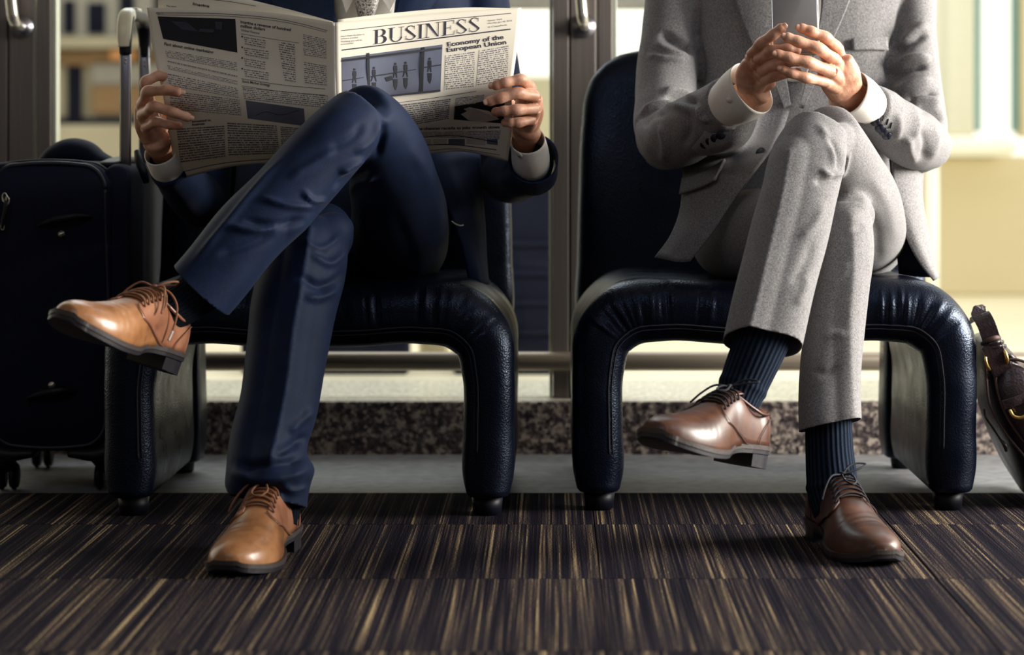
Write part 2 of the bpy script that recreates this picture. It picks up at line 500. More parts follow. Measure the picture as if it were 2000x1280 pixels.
M['granite_daylit'] = granite('granite_sill_daylit', S(150, 146, 132), S(196, 190, 172), S(226, 220, 200), 90)  # same granite as the kerb, paler: daylight put into the colour
M['stone'] = plain('stone_strip', S(108, 108, 110), 0.6, 0, 0.28, 34, 0.2, 160)
M['carpet'] = carpet_mat('striped_carpet')
M['plaster'] = plain('plaster', S(120, 112, 100), 0.9, var=0.05)
M['ceiling'] = plain('ceiling_paint', S(110, 104, 96), 0.9, var=0.04)
M['navy'] = cloth('navy_wool', S(5, 18, 43), S(13, 35, 69), 1100, 0.66, 0.04, 40, bmp=0.10)
M['grey'] = cloth('grey_wool', S(86, 85, 90), S(157, 154, 153), 1250, 0.9, 0.05, 400, (1, 1, 0.22), bmp=0.18)
M['lining'] = cloth('dark_lining', S(14, 17, 34), S(24, 28, 48), 900, 0.6, 0)
M['grey_lining'] = cloth('grey_lining', S(96, 94, 112), S(140, 136, 152), 900, 0.6, 0)
M['shirt'] = cloth('white_shirt_cotton', S(226, 220, 212), S(242, 238, 230), 900, 0.8, 0.1, 40, bmp=0.08)
M['tie'] = cloth('patterned_grey_tie', S(40, 42, 52), S(190, 184, 176), 420, 0.5, 0.2, 200, (1, 1, 1))
M['skin'] = skin_mat('hand_skin', S(172, 116, 92), S(206, 152, 124), S(224, 176, 150))
M['nail'] = plain('fingernail', S(222, 172, 148), 0.3, var=0.05)
M['hair'] = plain('dark_hair', S(24, 18, 16), 0.5, bmp=0.5, bscale=300)
M['eye'] = plain('eye_white', S(226, 222, 214), 0.2, var=0.02)
M['lip'] = plain('lip', S(150, 86, 76), 0.5)
M['tan'] = shoe_leather('tan_shoe_leather', S(98, 62, 42), S(158, 107, 68), S(178, 127, 86), 0.30)
M['tan_quarter'] = shoe_leather('tan_shoe_quarter', S(118, 74, 56), S(156, 104, 78), S(176, 124, 95), 0.30)
M['brown'] = shoe_leather('brown_shoe_leather', S(40, 23, 18), S(76, 45, 31), S(96, 59, 40), 0.40)
M['brown_quarter'] = shoe_leather('brown_shoe_quarter', S(48, 27, 21), S(82, 48, 35), S(98, 60, 43), 0.40)
M['sole'] = plain('dark_sole', S(30, 27, 34), 0.45, bmp=0.2)
M['welt'] = plain('shoe_welt', S(62, 54, 52), 0.5, bmp=0.3)
M['lace_tan'] = plain('tan_shoelace', S(132, 88, 62), 0.8, bmp=0.5, bscale=900)
M['lace_dark'] = plain('dark_shoelace', S(26, 26, 38), 0.8, bmp=0.5, bscale=900)
M['aglet'] = plain('aglet', S(206, 196, 184), 0.3)
M['sock_black'] = sock_mat('black_sock', S(9, 14, 22), S(17, 25, 34))
M['sock_navy'] = sock_mat('navy_sock', S(10, 16, 28), S(36, 48, 66))
M['paper'] = plain('newsprint', S(236, 228, 212), 0.9, var=0.03, scale=8, spec=0.1)
M['paper2'] = plain('newsprint_inner', S(244, 236, 218), 0.9, var=0.02, scale=8, spec=0.1)
M['ink'] = plain('newspaper_ink', S(38, 36, 56), 0.8)
M['text'] = text_mat('newspaper_text', S(234, 226, 210), S(118, 114, 126))
M['text_dense'] = text_mat('newspaper_text_dense', S(222, 214, 200), S(104, 101, 116), 0.42)
M['photo_sky'] = plain('photo_light_tone', S(88, 93, 112), 0.7, var=0.4, scale=9)
M['photo_dark'] = plain('photo_dark_tone', S(11, 14, 28), 0.7, var=0.25, scale=12)
M['photo_mid'] = plain('photo_mid_tone', S(96, 100, 118), 0.7, var=0.3, scale=10)
M['photo_pale'] = plain('photo_pale_tone', S(196, 188, 178), 0.7, var=0.2, scale=14)
M['phone'] = plain('phone_aluminium', S(124, 122, 122), 0.42, 0.3, 0.05)
M['phone_rim'] = plain('phone_rim', S(216, 210, 200), 0.22, 0.9, 0.03)
M['phone_screen'] = plain('phone_screen', S(12, 13, 18), 0.08, var=0.02)
M['button_dark'] = plain('dark_button', S(24, 27, 40), 0.25)
M['button_pearl'] = plain('pearl_button', S(214, 208, 198), 0.25, var=0.05)
M['satchel'] = leather('brown_satchel_leather', S(34, 25, 30), 0.32, 240, 0.35, S(48, 34, 36))
M['satchel_edge'] = plain('raw_leather_edge', S(74, 52, 46), 0.7, bmp=0.4)
M['out_ground'] = plain('outdoor_paving', S(228, 220, 196), 0.8, var=0.06, scale=1.5)
M['out_wall'] = plain('outdoor_cream_wall', S(210, 198, 164), 0.8, var=0.05, scale=1)
M['out_white'] = plain('outdoor_white_paint', S(244, 244, 232), 0.6, var=0.02)
M['out_teal'] = plain('outdoor_teal_frame', S(120, 160, 158), 0.5, var=0.05)
M['out_brown'] = plain('outdoor_brown_panel', S(118, 92, 62), 0.7, var=0.2, scale=2)
M['out_dark'] = plain('outdoor_dark_panel', S(20, 23, 36), 0.9, var=0.2, scale=3, spec=0.05)
M['shop_wall'] = plain('shop_front_wall', S(150, 143, 124), 0.8, var=0.12, scale=2)
M['out_orange'] = plain('outdoor_orange_sign', S(210, 150, 96), 0.6, var=0.1)
M['out_grey'] = plain('outdoor_grey_metal', S(132, 130, 124), 0.5, var=0.1)
M['out_green'] = plain('outdoor_grey_green_glass', S(190, 186, 162), 0.3, var=0.15, scale=1)
# ------------------------------------------------------------------ room shell
floor = structure(link('floor', box_mesh('floor', -4.5, 3.6, -2.5, 5.4, -0.06, -0.006), M['plaster'], smooth=False), 'dark striped carpet tile floor under the chairs', 'floor')
rows = [(2.03, 2.53), (2.53, 3.03), (3.03, 3.53), (3.53, 4.03), (4.03, 4.39)]
tile_full = box_mesh('carpet_tile', -0.2495, 0.2495, -0.2495, 0.2495, -0.006, 0, 0.0012, 1)
tile_cut = box_mesh('carpet_tile_cut', -0.2495, 0.2495, -0.1795, 0.1795, -0.006, 0, 0.0012, 1)
for me_ in (tile_full, tile_cut): me_.materials.append(M['carpet'])
for y0, y1 in rows:
    for i in range(-4, 4):
        o = bpy.data.objects.new('carpet_tile', tile_full if y1 - y0 > 0.4 else tile_cut); COL.objects.link(o)
        o.location = (0.07 + i * 0.5 + 0.25, (y0 + y1) / 2, 0); o.parent = floor
structure(link('trim_1', box_mesh('trim_1', -4.5, 3.6, 4.392, 4.93, -0.006, -0.0005, 0.001, 1), M['stone'], smooth=False), 'grey stone floor strip between carpet and granite sill', 'floor strip')
sill = structure(link('trim_2', box_mesh('trim_2', -4.5, 3.6, 4.93, 4.955, -0.006, 0.109, 0.003, 2), M['granite'], smooth=False), 'speckled dark granite kerb below the glass front', 'sill')
link('sill_top', box_mesh('sill_top', -4.5, 3.6, 4.9555, 5.385, -0.006, 0.1085, 0.002, 1), M['granite_daylit'], sill, label='granite sill top with daylight put into its colour', smooth=False)
structure(link('ceiling', box_mesh('ceiling', -4.6, 3.7, -2.6, 5.4, 2.9, 3.0), M['ceiling'], smooth=False), 'plain ceiling over the waiting area', 'ceiling')
structure(link('wall_left', box_mesh('wall_left', -4.6, -4.5, -2.6, 5.4, 0, 2.9), M['plaster'], smooth=False), 'plain wall to the left of the seats', 'wall')
structure(link('wall_back', box_mesh('wall_back', -4.6, 3.7, -2.6, -2.5, 0, 2.9), M['plaster'], smooth=False), 'plain wall behind the camera', 'wall')
wr = structure(link('wall_right', box_mesh('wall_right', 3.6, 3.7, -2.6, 5.4, 0, 0.7), M['plaster'], smooth=False), 'plain wall with a wide window on the right', 'wall')
for a_ in ((-2.6, 1.2, 0.7, 2.9), (4.4, 5.4, 0.7, 2.9), (1.2, 4.4, 2.75, 2.9)):
    link('wall_panel', box_mesh('wall_panel', 3.6, 3.7, *a_), M['plaster'], wr, smooth=False)

# glass front: post clusters (trim) and panes (window)
def gx(x, Y=5.0): return (x - CX) * Y / F
def vbar(name, x0, x1, Y0, Y1, mat, parent, bev=0.002):
    return link(name, box_mesh(name, gx(x0), gx(x1), Y0, Y1, 0.109, 2.9, bev, 2), mat, parent, smooth=False)
def pull_handle(parent, xc, yb):
    """round rose with a bent chrome pull rising from it"""
    c = P(xc, yb, 5.0)
    h = link('pull_handle', join_meshes('pull_handle', [mesh('t', *tube([
        (c.x, 4.995, c.z), (c.x, 4.96, c.z + 0.001), (c.x - 0.003, 4.935, c.z + 0.012), (c.x - 0.006, 4.93, c.z + 0.04),
        (c.x - 0.007, 4.93, c.z + 0.2), (c.x - 0.007, 4.93, c.z + 0.5), (c.x - 0.006, 4.935, c.z + 0.54), (c.x, 4.96, c.z + 0.553), (c.x, 4.995, c.z + 0.554)], 0.0115, 70, 16))]), M['chrome'], parent, label='bent chrome pull handle')
    for dz in (0, 0.554):
        link('rose', cyl_mesh('rose', (c.x, 4.990, c.z + dz), (c.x, 4.9995, c.z + dz), 0.0245, 32, bev=0.002), M['alu'], h)
def cluster(name, off, label):
    t = thing(name, label, 'door frame', (gx(1130 + off), 5.02, 0.109), kind='structure')
    vbar('post', 1080 + off, 1111 + off, 5.0, 5.06, M['steel'], t)
    vbar('gasket', 1111 + off, 1114 + off, 5.012, 5.05, M['gasket'], t, 0)
    vbar('stile', 1114 + off, 1164 + off, 5.0, 5.06, M['steel'], t)
    vbar('edge_strip', 1164 + off, 1168 + off, 5.004, 5.05, M['steel_edge'], t, 0.001)
    vbar('post', 1168 + off, 1196 + off, 5.0, 5.06, M['steel'], t)
    pull_handle(t, 1140 + off, 52)
    return t
cluster('trim_3', 0, 'brushed steel door posts with chrome pull between the two chairs')
cluster('trim_4', -1097, 'brushed steel door posts with chrome pull behind the black suitcase')
cluster('trim_5', 1085, 'brushed steel door posts beyond the brown satchel')
for k, (a_, b_) in enumerate(((-1300, -17), (99, 1080), (1196, 2165), (2281, 3200))):
    w = thing('window_%d' % (k + 1), ['glass pane at the far left end of the front', 'glass pane behind the man in the navy suit', 'glass pane behind the man in the grey suit', 'glass pane at the far right end of the front'][k], 'window', (gx((a_ + b_) / 2), 5.03, 0.109), kind='structure')
    link('pane', box_mesh('pane', gx(a_ + 9), gx(b_ - 7), 5.026, 5.034, 0.109, 2.9), M['glass'], w, smooth=False)
    vbar('edge_strip', a_ + 1, a_ + 9, 5.01, 5.05, M['steel_edge'], w, 0.001)
    vbar('edge_strip', b_ - 7, b_ - 0.5, 5.01, 5.05, M['steel_edge'], w, 0.001)
z_ = CAMH - (706 - CY) * 4.965 / F
rail = thing('guard_rail', 'low horizontal steel guard rail running behind both chairs', 'rail', (0, 4.965, z_))
link('tube', cyl_mesh('rail_tube', (-3.5, 4.965, z_), (3.5, 4.965, z_), 0.0198, 28), M['steel_rail'], rail)
for x_ in (1096, -1, 2181):
    link('bracket', cyl_mesh('rail_bracket', (gx(x_), 4.98, z_), (gx(x_), 5.001, z_), 0.012, 16), M['steel'], rail)

# ------------------------------------------------------------------ outside the glass
def ob(name, mat, x0, x1, ytop, ybot, Y, dep, label, cat, bev=0.01, parent=None, ground=False):
    a_ = P(x0, ybot, Y); b_ = P(x1, ytop, Y)
    o = link(name, box_mesh(name, a_.x, b_.x, Y, Y + dep, 0.0 if ground else a_.z, b_.z, bev, 1), mat, parent, smooth=False)
    if parent is None: o['label'] = label; o['category'] = cat
    return o
structure(link('ground', box_mesh('ground', -14, 14, 5.39, 40, -0.08, 0.0), M['out_ground'], smooth=False), 'pale paved ground outside the glass front', 'ground')
# left: shop front
sh = thing('shop_front', 'blurred shop front with dark door behind the suitcase handle', 'building', (P(200, 400, 15).x, 15, 0))
ob('wall', M['shop_wall'], -900, 980, -560, 300, 15.05, 0.3, '', '', parent=sh, ground=True)
for a_ in ((122, 146, 0, 66), (170, 205, 5, 66), (232, 262, -10, 66), (60, 100, 0, 66), (300, 345, -10, 66)):
    ob('window', M['out_dark'], *a_, 14.98, 0.06, '', '', parent=sh)
ob('window_band', M['out_grey'], -600, 900, -300, 72, 15.0, 0.05, '', '', parent=sh)
ob('ledge', M['shop_wall'], -500, 900, 72, 94, 14.85, 0.2, '', '', parent=sh)
ob('lintel', M['out_brown'], -500, 900, 98, 128, 15.0, 0.06, '', '', parent=sh)
ob('sign', M['out_orange'], 214, 262, 97, 116, 14.93, 0.06, '', '', parent=sh)
ob('door', M['out_dark'], 130, 158, 128, 232, 15.0, 0.06, '', '', parent=sh)
ob('display_panel', M['out_grey'], 178, 420, 118, 166, 15.0, 0.06, '', '', parent=sh)
ob('display_panel', M['out_brown'], 178, 420, 166, 222, 14.98, 0.06, '', '', parent=sh)
ob('kick_panel', M['out_dark'], -500, 900, 230, 244, 14.98, 0.06, '', '', parent=sh)
ob('low_wall', M['shop_wall'], -700, 700, 244, 460, 12.0, 0.25, 'blurred cream low wall outside behind the suitcase', 'wall', ground=True)
# middle: dark planters close to the glass, pale opening between them
for a_, lb in (((470, 798), 'dark panel outside seen beneath the left chair seat'), ((884, 1110), 'dark panel outside seen between the two chairs')):
    pn = thing('dark_panel', lb, 'panel', (gx(sum(a_) / 2, 6.6), 6.6, 0))
    ob('board', M['out_dark'], a_[0], a_[1], 345, 800, 6.6, 0.1, '', '', parent=pn, ground=True)
    for q in range(4):
        ob('slat', M['out_dark'], a_[0], a_[1], 470 + q * 58, 482 + q * 58, 6.58, 0.02, '', '', bev=0.002, parent=pn)
ob('tan_post', M['out_wall'], 818, 876, 300, 800, 6.9, 0.1, 'tan post outside seen under the left chair', 'post', ground=True)
ob('pale_wall', M['out_green'], 700, 1230, 150, 262, 13.0, 0.3, 'pale grey-green low building beyond the newspaper', 'building', ground=True)
ob('crossbar', M['out_grey'], 940, 1420, -60, 16, 6.3, 0.05, 'horizontal grey bar outside above the right chair back', 'bar')
# right: cream wall with white ledge and window frames
wl = thing('cream_building', 'cream building with white ledge to the right of the grey suit', 'building', (P(1900, 400, 10).x, 10, 0))
ob('wall', M['out_wall'], 1180, 2600, 306, 800, 10.0, 0.3, '', '', parent=wl, ground=True)
ob('ledge', M['out_white'], 1500, 1990, 268, 306, 9.75, 0.5, '', '', bev=0.03, parent=wl)
for x_ in (1908, 1980, 1420):
    ob('window_frame', M['out_teal'], x_, x_ + 9, -300, 258, 10.2, 0.08, '', '', parent=wl)
ob('white_wall', M['out_white'], 1500, 1905, -300, 266, 10.6, 0.2, '', '', parent=wl)
ob('cream_panel', M['out_wall'], 1992, 2300, -300, 268, 10.2, 0.1, '', '', parent=wl)
for x0_, x1_, yt, Y_, lb in ((1301, 1331, 500, 8.0, 'white pole outside seen under the right chair'), (1806, 1834, 300, 8.4, 'pale pole outside beside the grey jacket')):
    p_ = P((x0_ + x1_) / 2, yt, Y_); r_ = (x1_ - x0_) / 2 * Y_ / F
    o = link('pole', join_meshes('pole', [cyl_mesh('p', (p_.x, Y_, 0), (p_.x, Y_, p_.z), r_, 20), cyl_mesh('q', (p_.x, Y_, 0), (p_.x, Y_, 0.03), r_ * 1.6, 20)]), M['out_white'])
    o['label'] = lb; o['category'] = 'pole'

# ------------------------------------------------------------------ lounge chairs
def make_chair(x_c, Y0, label):
    W = 0.706
    t = thing('lounge_chair', label, 'chair', (x_c, Y0 + 0.3, 0), group='black leather waiting chairs')
    h = W / 2
    # inverted-U seat: path of the centre line, thickness
    ctl = []
    def add(x, z, th): ctl.append((x_c + x, Y0 + 0.255, z, th / 2, 0.25))
    for s in (-1, 1):
        leg = [(s * (h - 0.043), 0.045, 0.078), (s * (h - 0.043), 0.062, 0.086), (s * (h - 0.042), 0.15, 0.088), (s * (h - 0.043), 0.25, 0.092), (s * (h - 0.053), 0.305, 0.105), (s * (h - 0.092), 0.343, 0.115), (s * (h - 0.16), 0.352, 0.110)]
        if s < 0:
            for q in leg: add(*q)
            add(-0.08, 0.346, 0.108); add(0.08, 0.346, 0.108)
        else:
            for q in leg[::-1]: add(*q)
    def pucker(s_, th):
        # gathers of the leather over the two upper corners, near the front seam, and along the front edge
        k = np.zeros(len(th))
        d_ = np.mod(th - PHI_F + np.pi, 2*np.pi) - np.pi
        for c_, w_, a_, p_ in CREASES:
            g = math.exp(-((s_ - c_) / w_) ** 2)
            if g > 1e-3: k += 0.062 * a_ * g * np.exp(-((d_ - p_) / 0.42) ** 2)
        front = np.exp(-((np.mod(th - PHI_F + np.pi, 2*np.pi) - np.pi) / 0.3) ** 2)
        k += 0.0005 * front * math.exp(-((s_ - 0.5) / 0.17) ** 4) * math.sin(s_ * 240 + 3 * math.sin(s_ * 31))
        return k
    rc = random.Random(int(abs(x_c) * 1000))
    CREASES = []
    for c0 in (0.288, 0.712):
        for q in range(9):
            CREASES.append((c0 + (q - 4) * 0.0125 + rc.uniform(-0.003, 0.003), rc.uniform(0.0022, 0.0042), rc.choice((-0.09, -0.06, 0.05, 0.07)), rc.uniform(-0.15, 0.15)))
    for q in range(7):
        CREASES.append((rc.uniform(0.38, 0.62), rc.uniform(0.003, 0.005), rc.choice((-0.05, 0.04)), rc.uniform(-0.1, 0.1)))
    # outer+front quadrant angle: U = T x Y ; with T going +x the U axis points up or down
    T0 = np.array([1.0, 0, 0]); U0 = np.cross(T0, (0, 1, 0)); V0 = np.cross(T0, U0)
    sy = -1 if V0[1] > 0 else 1
    PHI_F = math.atan2(1.0 * sy, 0.22 if U0[2] > 0 else -0.22)
    v, f = loft_rr(ctl, 420, 18, 0.93, pucker)
    seat = obj('seat', (v, f), M['black_leather'], t, label='arched black leather seat running down into side panels')
    # seam along the inner front edge
    R = interp(ctl, 120)
    Tn = np.gradient(R[:, :3], axis=0); Tn /= np.linalg.norm(Tn, axis=1)[:, None]
    Un = np.cross(Tn, (0, 1, 0))
    sgn = 1 if Un[60][2] > 0 else -1
    for an, rr in ((22, 0.0017), (31, 0.0012)):
        an = math.radians(an); pts = []
        for i in range(6, 114, 2):
            a_ = R[i, 3]; r_ = 0.93 * a_ + 0.0004
            pts.append(R[i, :3] - Un[i] * sgn * (a_ - 0.93 * a_ + r_ * math.sin(an)) + np.array([0, -1, 0]) * (0.25 - 0.93 * a_ + r_ * math.cos(an)))
        obj('seam', tube(pts, rr, 160, 6), M['stitch'], seat)
    # backrest panel, slightly reclined, with its own side panels to the floor
    st = []
    for z, hw, b, lean in ((0.275, 0.336, 0.05, 0), (0.30, 0.343, 0.056, 0.0), (0.42, 0.343, 0.058, 0.006), (0.55, 0.340, 0.058, 0.016), (0.68, 0.334, 0.056, 0.03), (0.745, 0.325, 0.053, 0.037), (0.785, 0.305, 0.049, 0.042), (0.812, 0.272, 0.043, 0.045), (0.828, 0.225, 0.034, 0.047), (0.836, 0.15, 0.018, 0.048)):
        st.append((x_c, Y0 + 0.565 + lean, z, hw, b))
    obj('backrest', loft(st, n=70, m=72, ex=4.5, capl=0.006), M['black_leather'], t, label='tall black leather backrest with rounded corners')
    for s in (-1, 1):
        st = [(x_c + s * (h - 0.052), Y0 + 0.567, z, a_, b_) for z, a_, b_ in ((0.03, 0.037, 0.05), (0.06, 0.041, 0.053), (0.2, 0.041, 0.054), (0.33, 0.038, 0.05))]
        obj('rear_panel', loft(st, n=20, m=40, ex=4.5, capl=0.006), M['black_leather'], t)
        for yy in (0.06, 0.59):
            xx = x_c + s * (h - 0.045)
            link('foot', cyl_mesh('foot', (xx, Y0 + yy, 0.0), (xx, Y0 + yy, 0.036), 0.024, 24, 0.028, 0.002), M['black_plastic'], t)
    return t
make_chair(-0.4225, 4.08, 'black leather lounge chair under the man reading the newspaper')
make_chair(0.39, 4.14, 'black leather lounge chair under the man with the phone')

# ------------------------------------------------------------------ suitcase
sc_ = thing('suitcase', 'black soft-sided wheeled suitcase with raised handle beside the left chair', 'suitcase', (-0.93, 4.57, 0))
X0, X1, YA, YB, ZA, ZB = -1.07, -0.782, 4.385, 4.805, 0.075, 0.612
def rrect_loft(x0, x1, z0, z1, r, ya, yb, bulge, n=10, k=8):
    """rounded-rectangle outline in XZ lofted along Y with soft edges"""
    out = []
    for cx_, cz_, a0 in ((x1 - r, z1 - r, 0), (x0 + r, z1 - r, 90), (x0 + r, z0 + r, 180), (x1 - r, z0 + r, 270)):
        for i in range(k + 1):
            a = math.radians(a0 + 90 * i / k); out.append((cx_ + r * math.cos(a), cz_ + r * math.sin(a)))
    c = ((x0 + x1) / 2, (z0 + z1) / 2); m = len(out)
    prof = [(0, 0.90), (0.004, 0.955), (0.012, 0.985), (0.03, 1.0)]
    L = yb - ya
    ys = [(ya + p, s) for p, s in prof] + [(ya + L / 2, 1.004)] + [(yb - p, s) for p, s in prof[::-1]]
    v = []; f = []
    inner = [(ya - bulge, 0.0), (ya - bulge * 0.8, 0.45), (ya - bulge * 0.45, 0.75)]
    full = inner + ys + [(yb + bulge * 0.45, 0.75), (yb + bulge * 0.8, 0.45), (yb + bulge, 0.0)]
    for y, s in full:
        s = max(s, 0.002)
        for (x, z) in out:
            dx = x - c[0]; dz = z - c[1]
            d = (1 - s) * 0.11 if s > 0.8 else None
            if d is not None:   # inset by a constant distance near the rim
                q = 1 - d / max(abs(dx), abs(dz), 1e-6)
                v.append((c[0] + dx * q, y, c[1] + dz * q))
            else: v.append((c[0] + dx * s, y, c[1] + dz * s))
    for i in range(len(full) - 1):
        for j in range(m):
            f.append((i*m + j, i*m + (j+1) % m, (i+1)*m + (j+1) % m, (i+1)*m + j))
    return np.array(v), f
body_c = obj('body', rrect_loft(X0, X1 - 0.03, ZA, ZB, 0.055, YA, YB, 0.012), M['case_fabric'], sc_)
obj('back_shell', rrect_loft(X1 - 0.052, X1, ZA - 0.005, ZB - 0.004, 0.024, YA + 0.008, YB - 0.008, 0.004), M['case_fabric'], sc_)
def rr_path(x0, x1, z0, z1, r, y, k=6):
    out = []
    for cx_, cz_, a0 in ((x1 - r, z1 - r, 0), (x0 + r, z1 - r, 90), (x0 + r, z0 + r, 180), (x1 - r, z0 + r, 270)):
        for i in range(k + 1):
            a = math.radians(a0 + 90 * i / k); out.append((cx_ + r * math.cos(a), y, cz_ + r * math.sin(a)))
    return out + [out[0]]
obj('piping', tube(rr_path(X0 + 0.035, X1 - 0.045, ZA + 0.012, ZB - 0.006, 0.045, YA + 0.002), 0.0042, 200, 8), M['case_trim'], body_c)
for dx, dz in ((0.012, 0.022), (0.022, 0.0)):
    obj('zipper', tube(rr_path(X0 + 0.004 + dx, X1 - 0.03, ZA + 0.008, ZB + 0.001 - dx * 0.2, 0.052, YA + 0.010 + dx), 0.0028, 200, 6), M['case_trim'], body_c)
zp = obj('zip_pull', tube([P(9, 385, 4.372), P(12, 398, 4.366), P(10, 412, 4.364), P(7, 428, 4.364), P(4, 446, 4.366)], [0.003, 0.004, 0.0035, 0.004, 0.003], 30, 8), M['black_plastic'], sc_)
for (x, y, r_) in ((9, 386, 0.007), (14, 392, 0.006), (5, 443, 0.005)):
    p_ = P(x, y, 4.366)
    obj('zip_ring', tube([p_ + Vector((r_ * math.cos(a) * 0.6, 0, r_ * 1.2 * math.sin(a))) for a in np.linspace(0, 2 * math.pi, 13)], 0.0013, 40, 6), M['chrome'], zp)
for (xa, ya, xb, yb, sx, sy) in ((73, 441, 178, 423, 121, 457), (52, 778, 150, 765, 102, 752)):
    g = tube([P(xa, ya, 4.376), P(xa * 0.7 + xb * 0.3, ya * 0.7 + yb * 0.3 - 5, 4.362), P(xa * 0.3 + xb * 0.7, ya * 0.3 + yb * 0.7 - 5, 4.362), P(xb, yb, 4.376)], [0.003, 0.0068, 0.0068, 0.003], 30, 12)
    gr_ = obj('side_grip', g, M['black_plastic'], sc_)
    c = P(sx, sy, 4.374)
    link('stud', cyl_mesh('stud', (c.x, 4.379, c.z), (c.x, 4.366, c.z), 0.0066, 20, 0.0058, 0.001), M['chrome'], sc_, label='round metal stud')
# padded carry handle on the top
obj('carry_handle', loft([(-0.975, 4.57, 0.600, 0.020, 0.04), (-0.955, 4.57, 0.618, 0.024, 0.05), (-0.925, 4.57, 0.630, 0.026, 0.055), (-0.90, 4.57, 0.626, 0.025, 0.05), (-0.875, 4.57, 0.612, 0.020, 0.045), (-0.845, 4.57, 0.602, 0.014, 0.035)], n=40, m=28, ex=2.4, capl=0.01), M['case_fabric'], sc_, label='padded black carry handle')
obj('top_bezel', loft([(-0.83, 4.45, 0.607, 0.02, 0.007), (-0.825, 4.57, 0.611, 0.026, 0.01), (-0.83, 4.69, 0.607, 0.02, 0.007)], n=20, m=24, ex=3, ref=(0, 0, 1), capl=0.02), M['black_plastic'], sc_)
# telescopic handle
hx = -0.803
th_ = thing('telescopic_handle', '', '', (hx, 4.57, 0.6)); del th_['label']; del th_['category']
bpy.data.objects.remove(th_)
grip = join_meshes('grip', [mesh('g', *loft([(hx, 4.462, 0.815, 0.0105, 0.011), (hx, 4.463, 0.85, 0.0125, 0.0125), (hx, 4.476, 0.878, 0.013, 0.014), (hx, 4.50, 0.888, 0.012, 0.012), (hx, 4.57, 0.890, 0.0115, 0.011), (hx, 4.64, 0.888, 0.012, 0.012), (hx, 4.664, 0.878, 0.013, 0.014), (hx, 4.677, 0.85, 0.0125, 0.0125), (hx, 4.678, 0.815, 0.0105, 0.011)], n=80, m=24, ex=3, ref=(1, 0, 0), capl=0.003))])
gobj = link('handle_grip', grip, M['black_plastic'], sc_)
for yy in (4.47,):
    obj('grip_cover', loft([(hx - 0.0015, 4.4595, 0.828, 0.0115, 0.0112), (hx - 0.0015, 4.461, 0.855, 0.0142, 0.0135), (hx - 0.001, 4.475, 0.8815, 0.0148, 0.0142), (hx - 0.0005, 4.50, 0.8895, 0.0138, 0.0135)], n=30, m=24, ex=3.2, ref=(1, 0, 0), capl=0.002), M['cream_plastic'], gobj, label='pale glossy grip cover')
link('release_button', box_mesh('release_button', hx - 0.008, hx + 0.008, 4.545, 4.595, 0.9, 0.906, 0.002), M['cream_plastic'], gobj)
for yy in (4.466, 4.674):
    pole = link('handle_pole', box_mesh('handle_pole', hx - 0.0098, hx + 0.0098, yy - 0.006, yy + 0.006, 0.58, 0.84, 0.0025, 2), M['alu'], sc_)
    link('edge_band', box_mesh('edge_band', hx - 0.0108, hx - 0.0085, yy - 0.0066, yy + 0.004, 0.6, 0.83, 0.0008, 1), M['cream_plastic'], pole)
    for dz in (0.805, 0.798):
        c = Vector((hx + 0.0005, yy - 0.006, dz - 0.0))
        link('rivet', cyl_mesh('rivet', (c.x, c.y, c.z), (c.x, c.y - 0.0015, c.z), 0.003, 12, 0.002), M['chrome'], pole)
obj('buckle_strap', tube([P(268, 296, 4.44), P(272, 315, 4.425), P(280, 335, 4.42), P(286, 356, 4.43)], [0.006, 0.008, 0.008, 0.006], 24, 10), M['black_plastic'], sc_)
# spinner wheels
for (wx, wy) in ((-1.022, 4.42), (-0.84, 4.42), (-1.022, 4.72), (-0.84, 4.72)):
    w = link('wheel_bracket', join_meshes('wheel_bracket', [mesh('b', *loft([(wx, wy, 0.098, 0.03, 0.03), (wx, wy, 0.075, 0.026, 0.026), (wx + 0.004, wy + 0.005, 0.055, 0.019, 0.02), (wx + 0.008, wy + 0.008, 0.038, 0.012, 0.014)], n=16, m=20, ex=3, capl=0.003))]), M['black_plastic'], sc_)
    for s in (-1, 1):
        link('caster_wheel', cyl_mesh('caster_wheel', (wx + 0.006 + s * 0.005, wy + 0.012, 0.026), (wx + 0.006 + s * 0.018, wy + 0.012, 0.026), 0.026, 28, bev=0.004), M['black_plastic'], w)
obj('corner_guard', loft([(X0 + 0.01, YA + 0.02, ZA + 0.02, 0.012, 0.03), (X0 + 0.05, YA + 0.015, ZA - 0.002, 0.014, 0.03), (X0 + 0.11, YA + 0.015, ZA - 0.002, 0.008, 0.026)], n=20, m=20, ex=3, capl=0.006), M['black_plastic'], sc_)
obj('corner_guard', loft([(X1 - 0.01, YA + 0.02, ZA + 0.02, 0.012, 0.03), (X1 - 0.05, YA + 0.015, ZA - 0.002, 0.014, 0.03), (X1 - 0.11, YA + 0.015, ZA - 0.002, 0.008, 0.026)], n=20, m=20, ex=3, capl=0.006), M['black_plastic'], sc_)

# ------------------------------------------------------------------ satchel leaning on the right chair
sa = thing('satchel', 'dark brown leather satchel with brass rings leaning on the right chair', 'bag', (0.85, 4.3, 0))
ang = math.radians(33)
SM = Matrix.Translation(P(1938, 735, 4.32)) @ Matrix.Rotation(-ang, 4, 'Y')   # local: x across thickness, z up the bag, y = width (depth)
def sl(vf): return np.array([SM @ Vector(p) for p in vf[0]]), vf[1]
# body: tapering pouch, long in +X direction of the picture (bag runs down to the right)
D_ = lambda x, y, Y=4.3: P(x, y, Y)
st = px([(1912, 668, 4.33, 20, 0.12), (1925, 700, 4.33, 34, 0.135), (1945, 750, 4.33, 46, 0.145), (1972, 815, 4.33, 54, 0.15), (2005, 880, 4.33, 58, 0.15), (2040, 935, 4.33, 58, 0.15)])
bb = obj('pouch', loft(st, n=50, m=48, ex=3.0, capl=0.012), M['satchel'], sa)
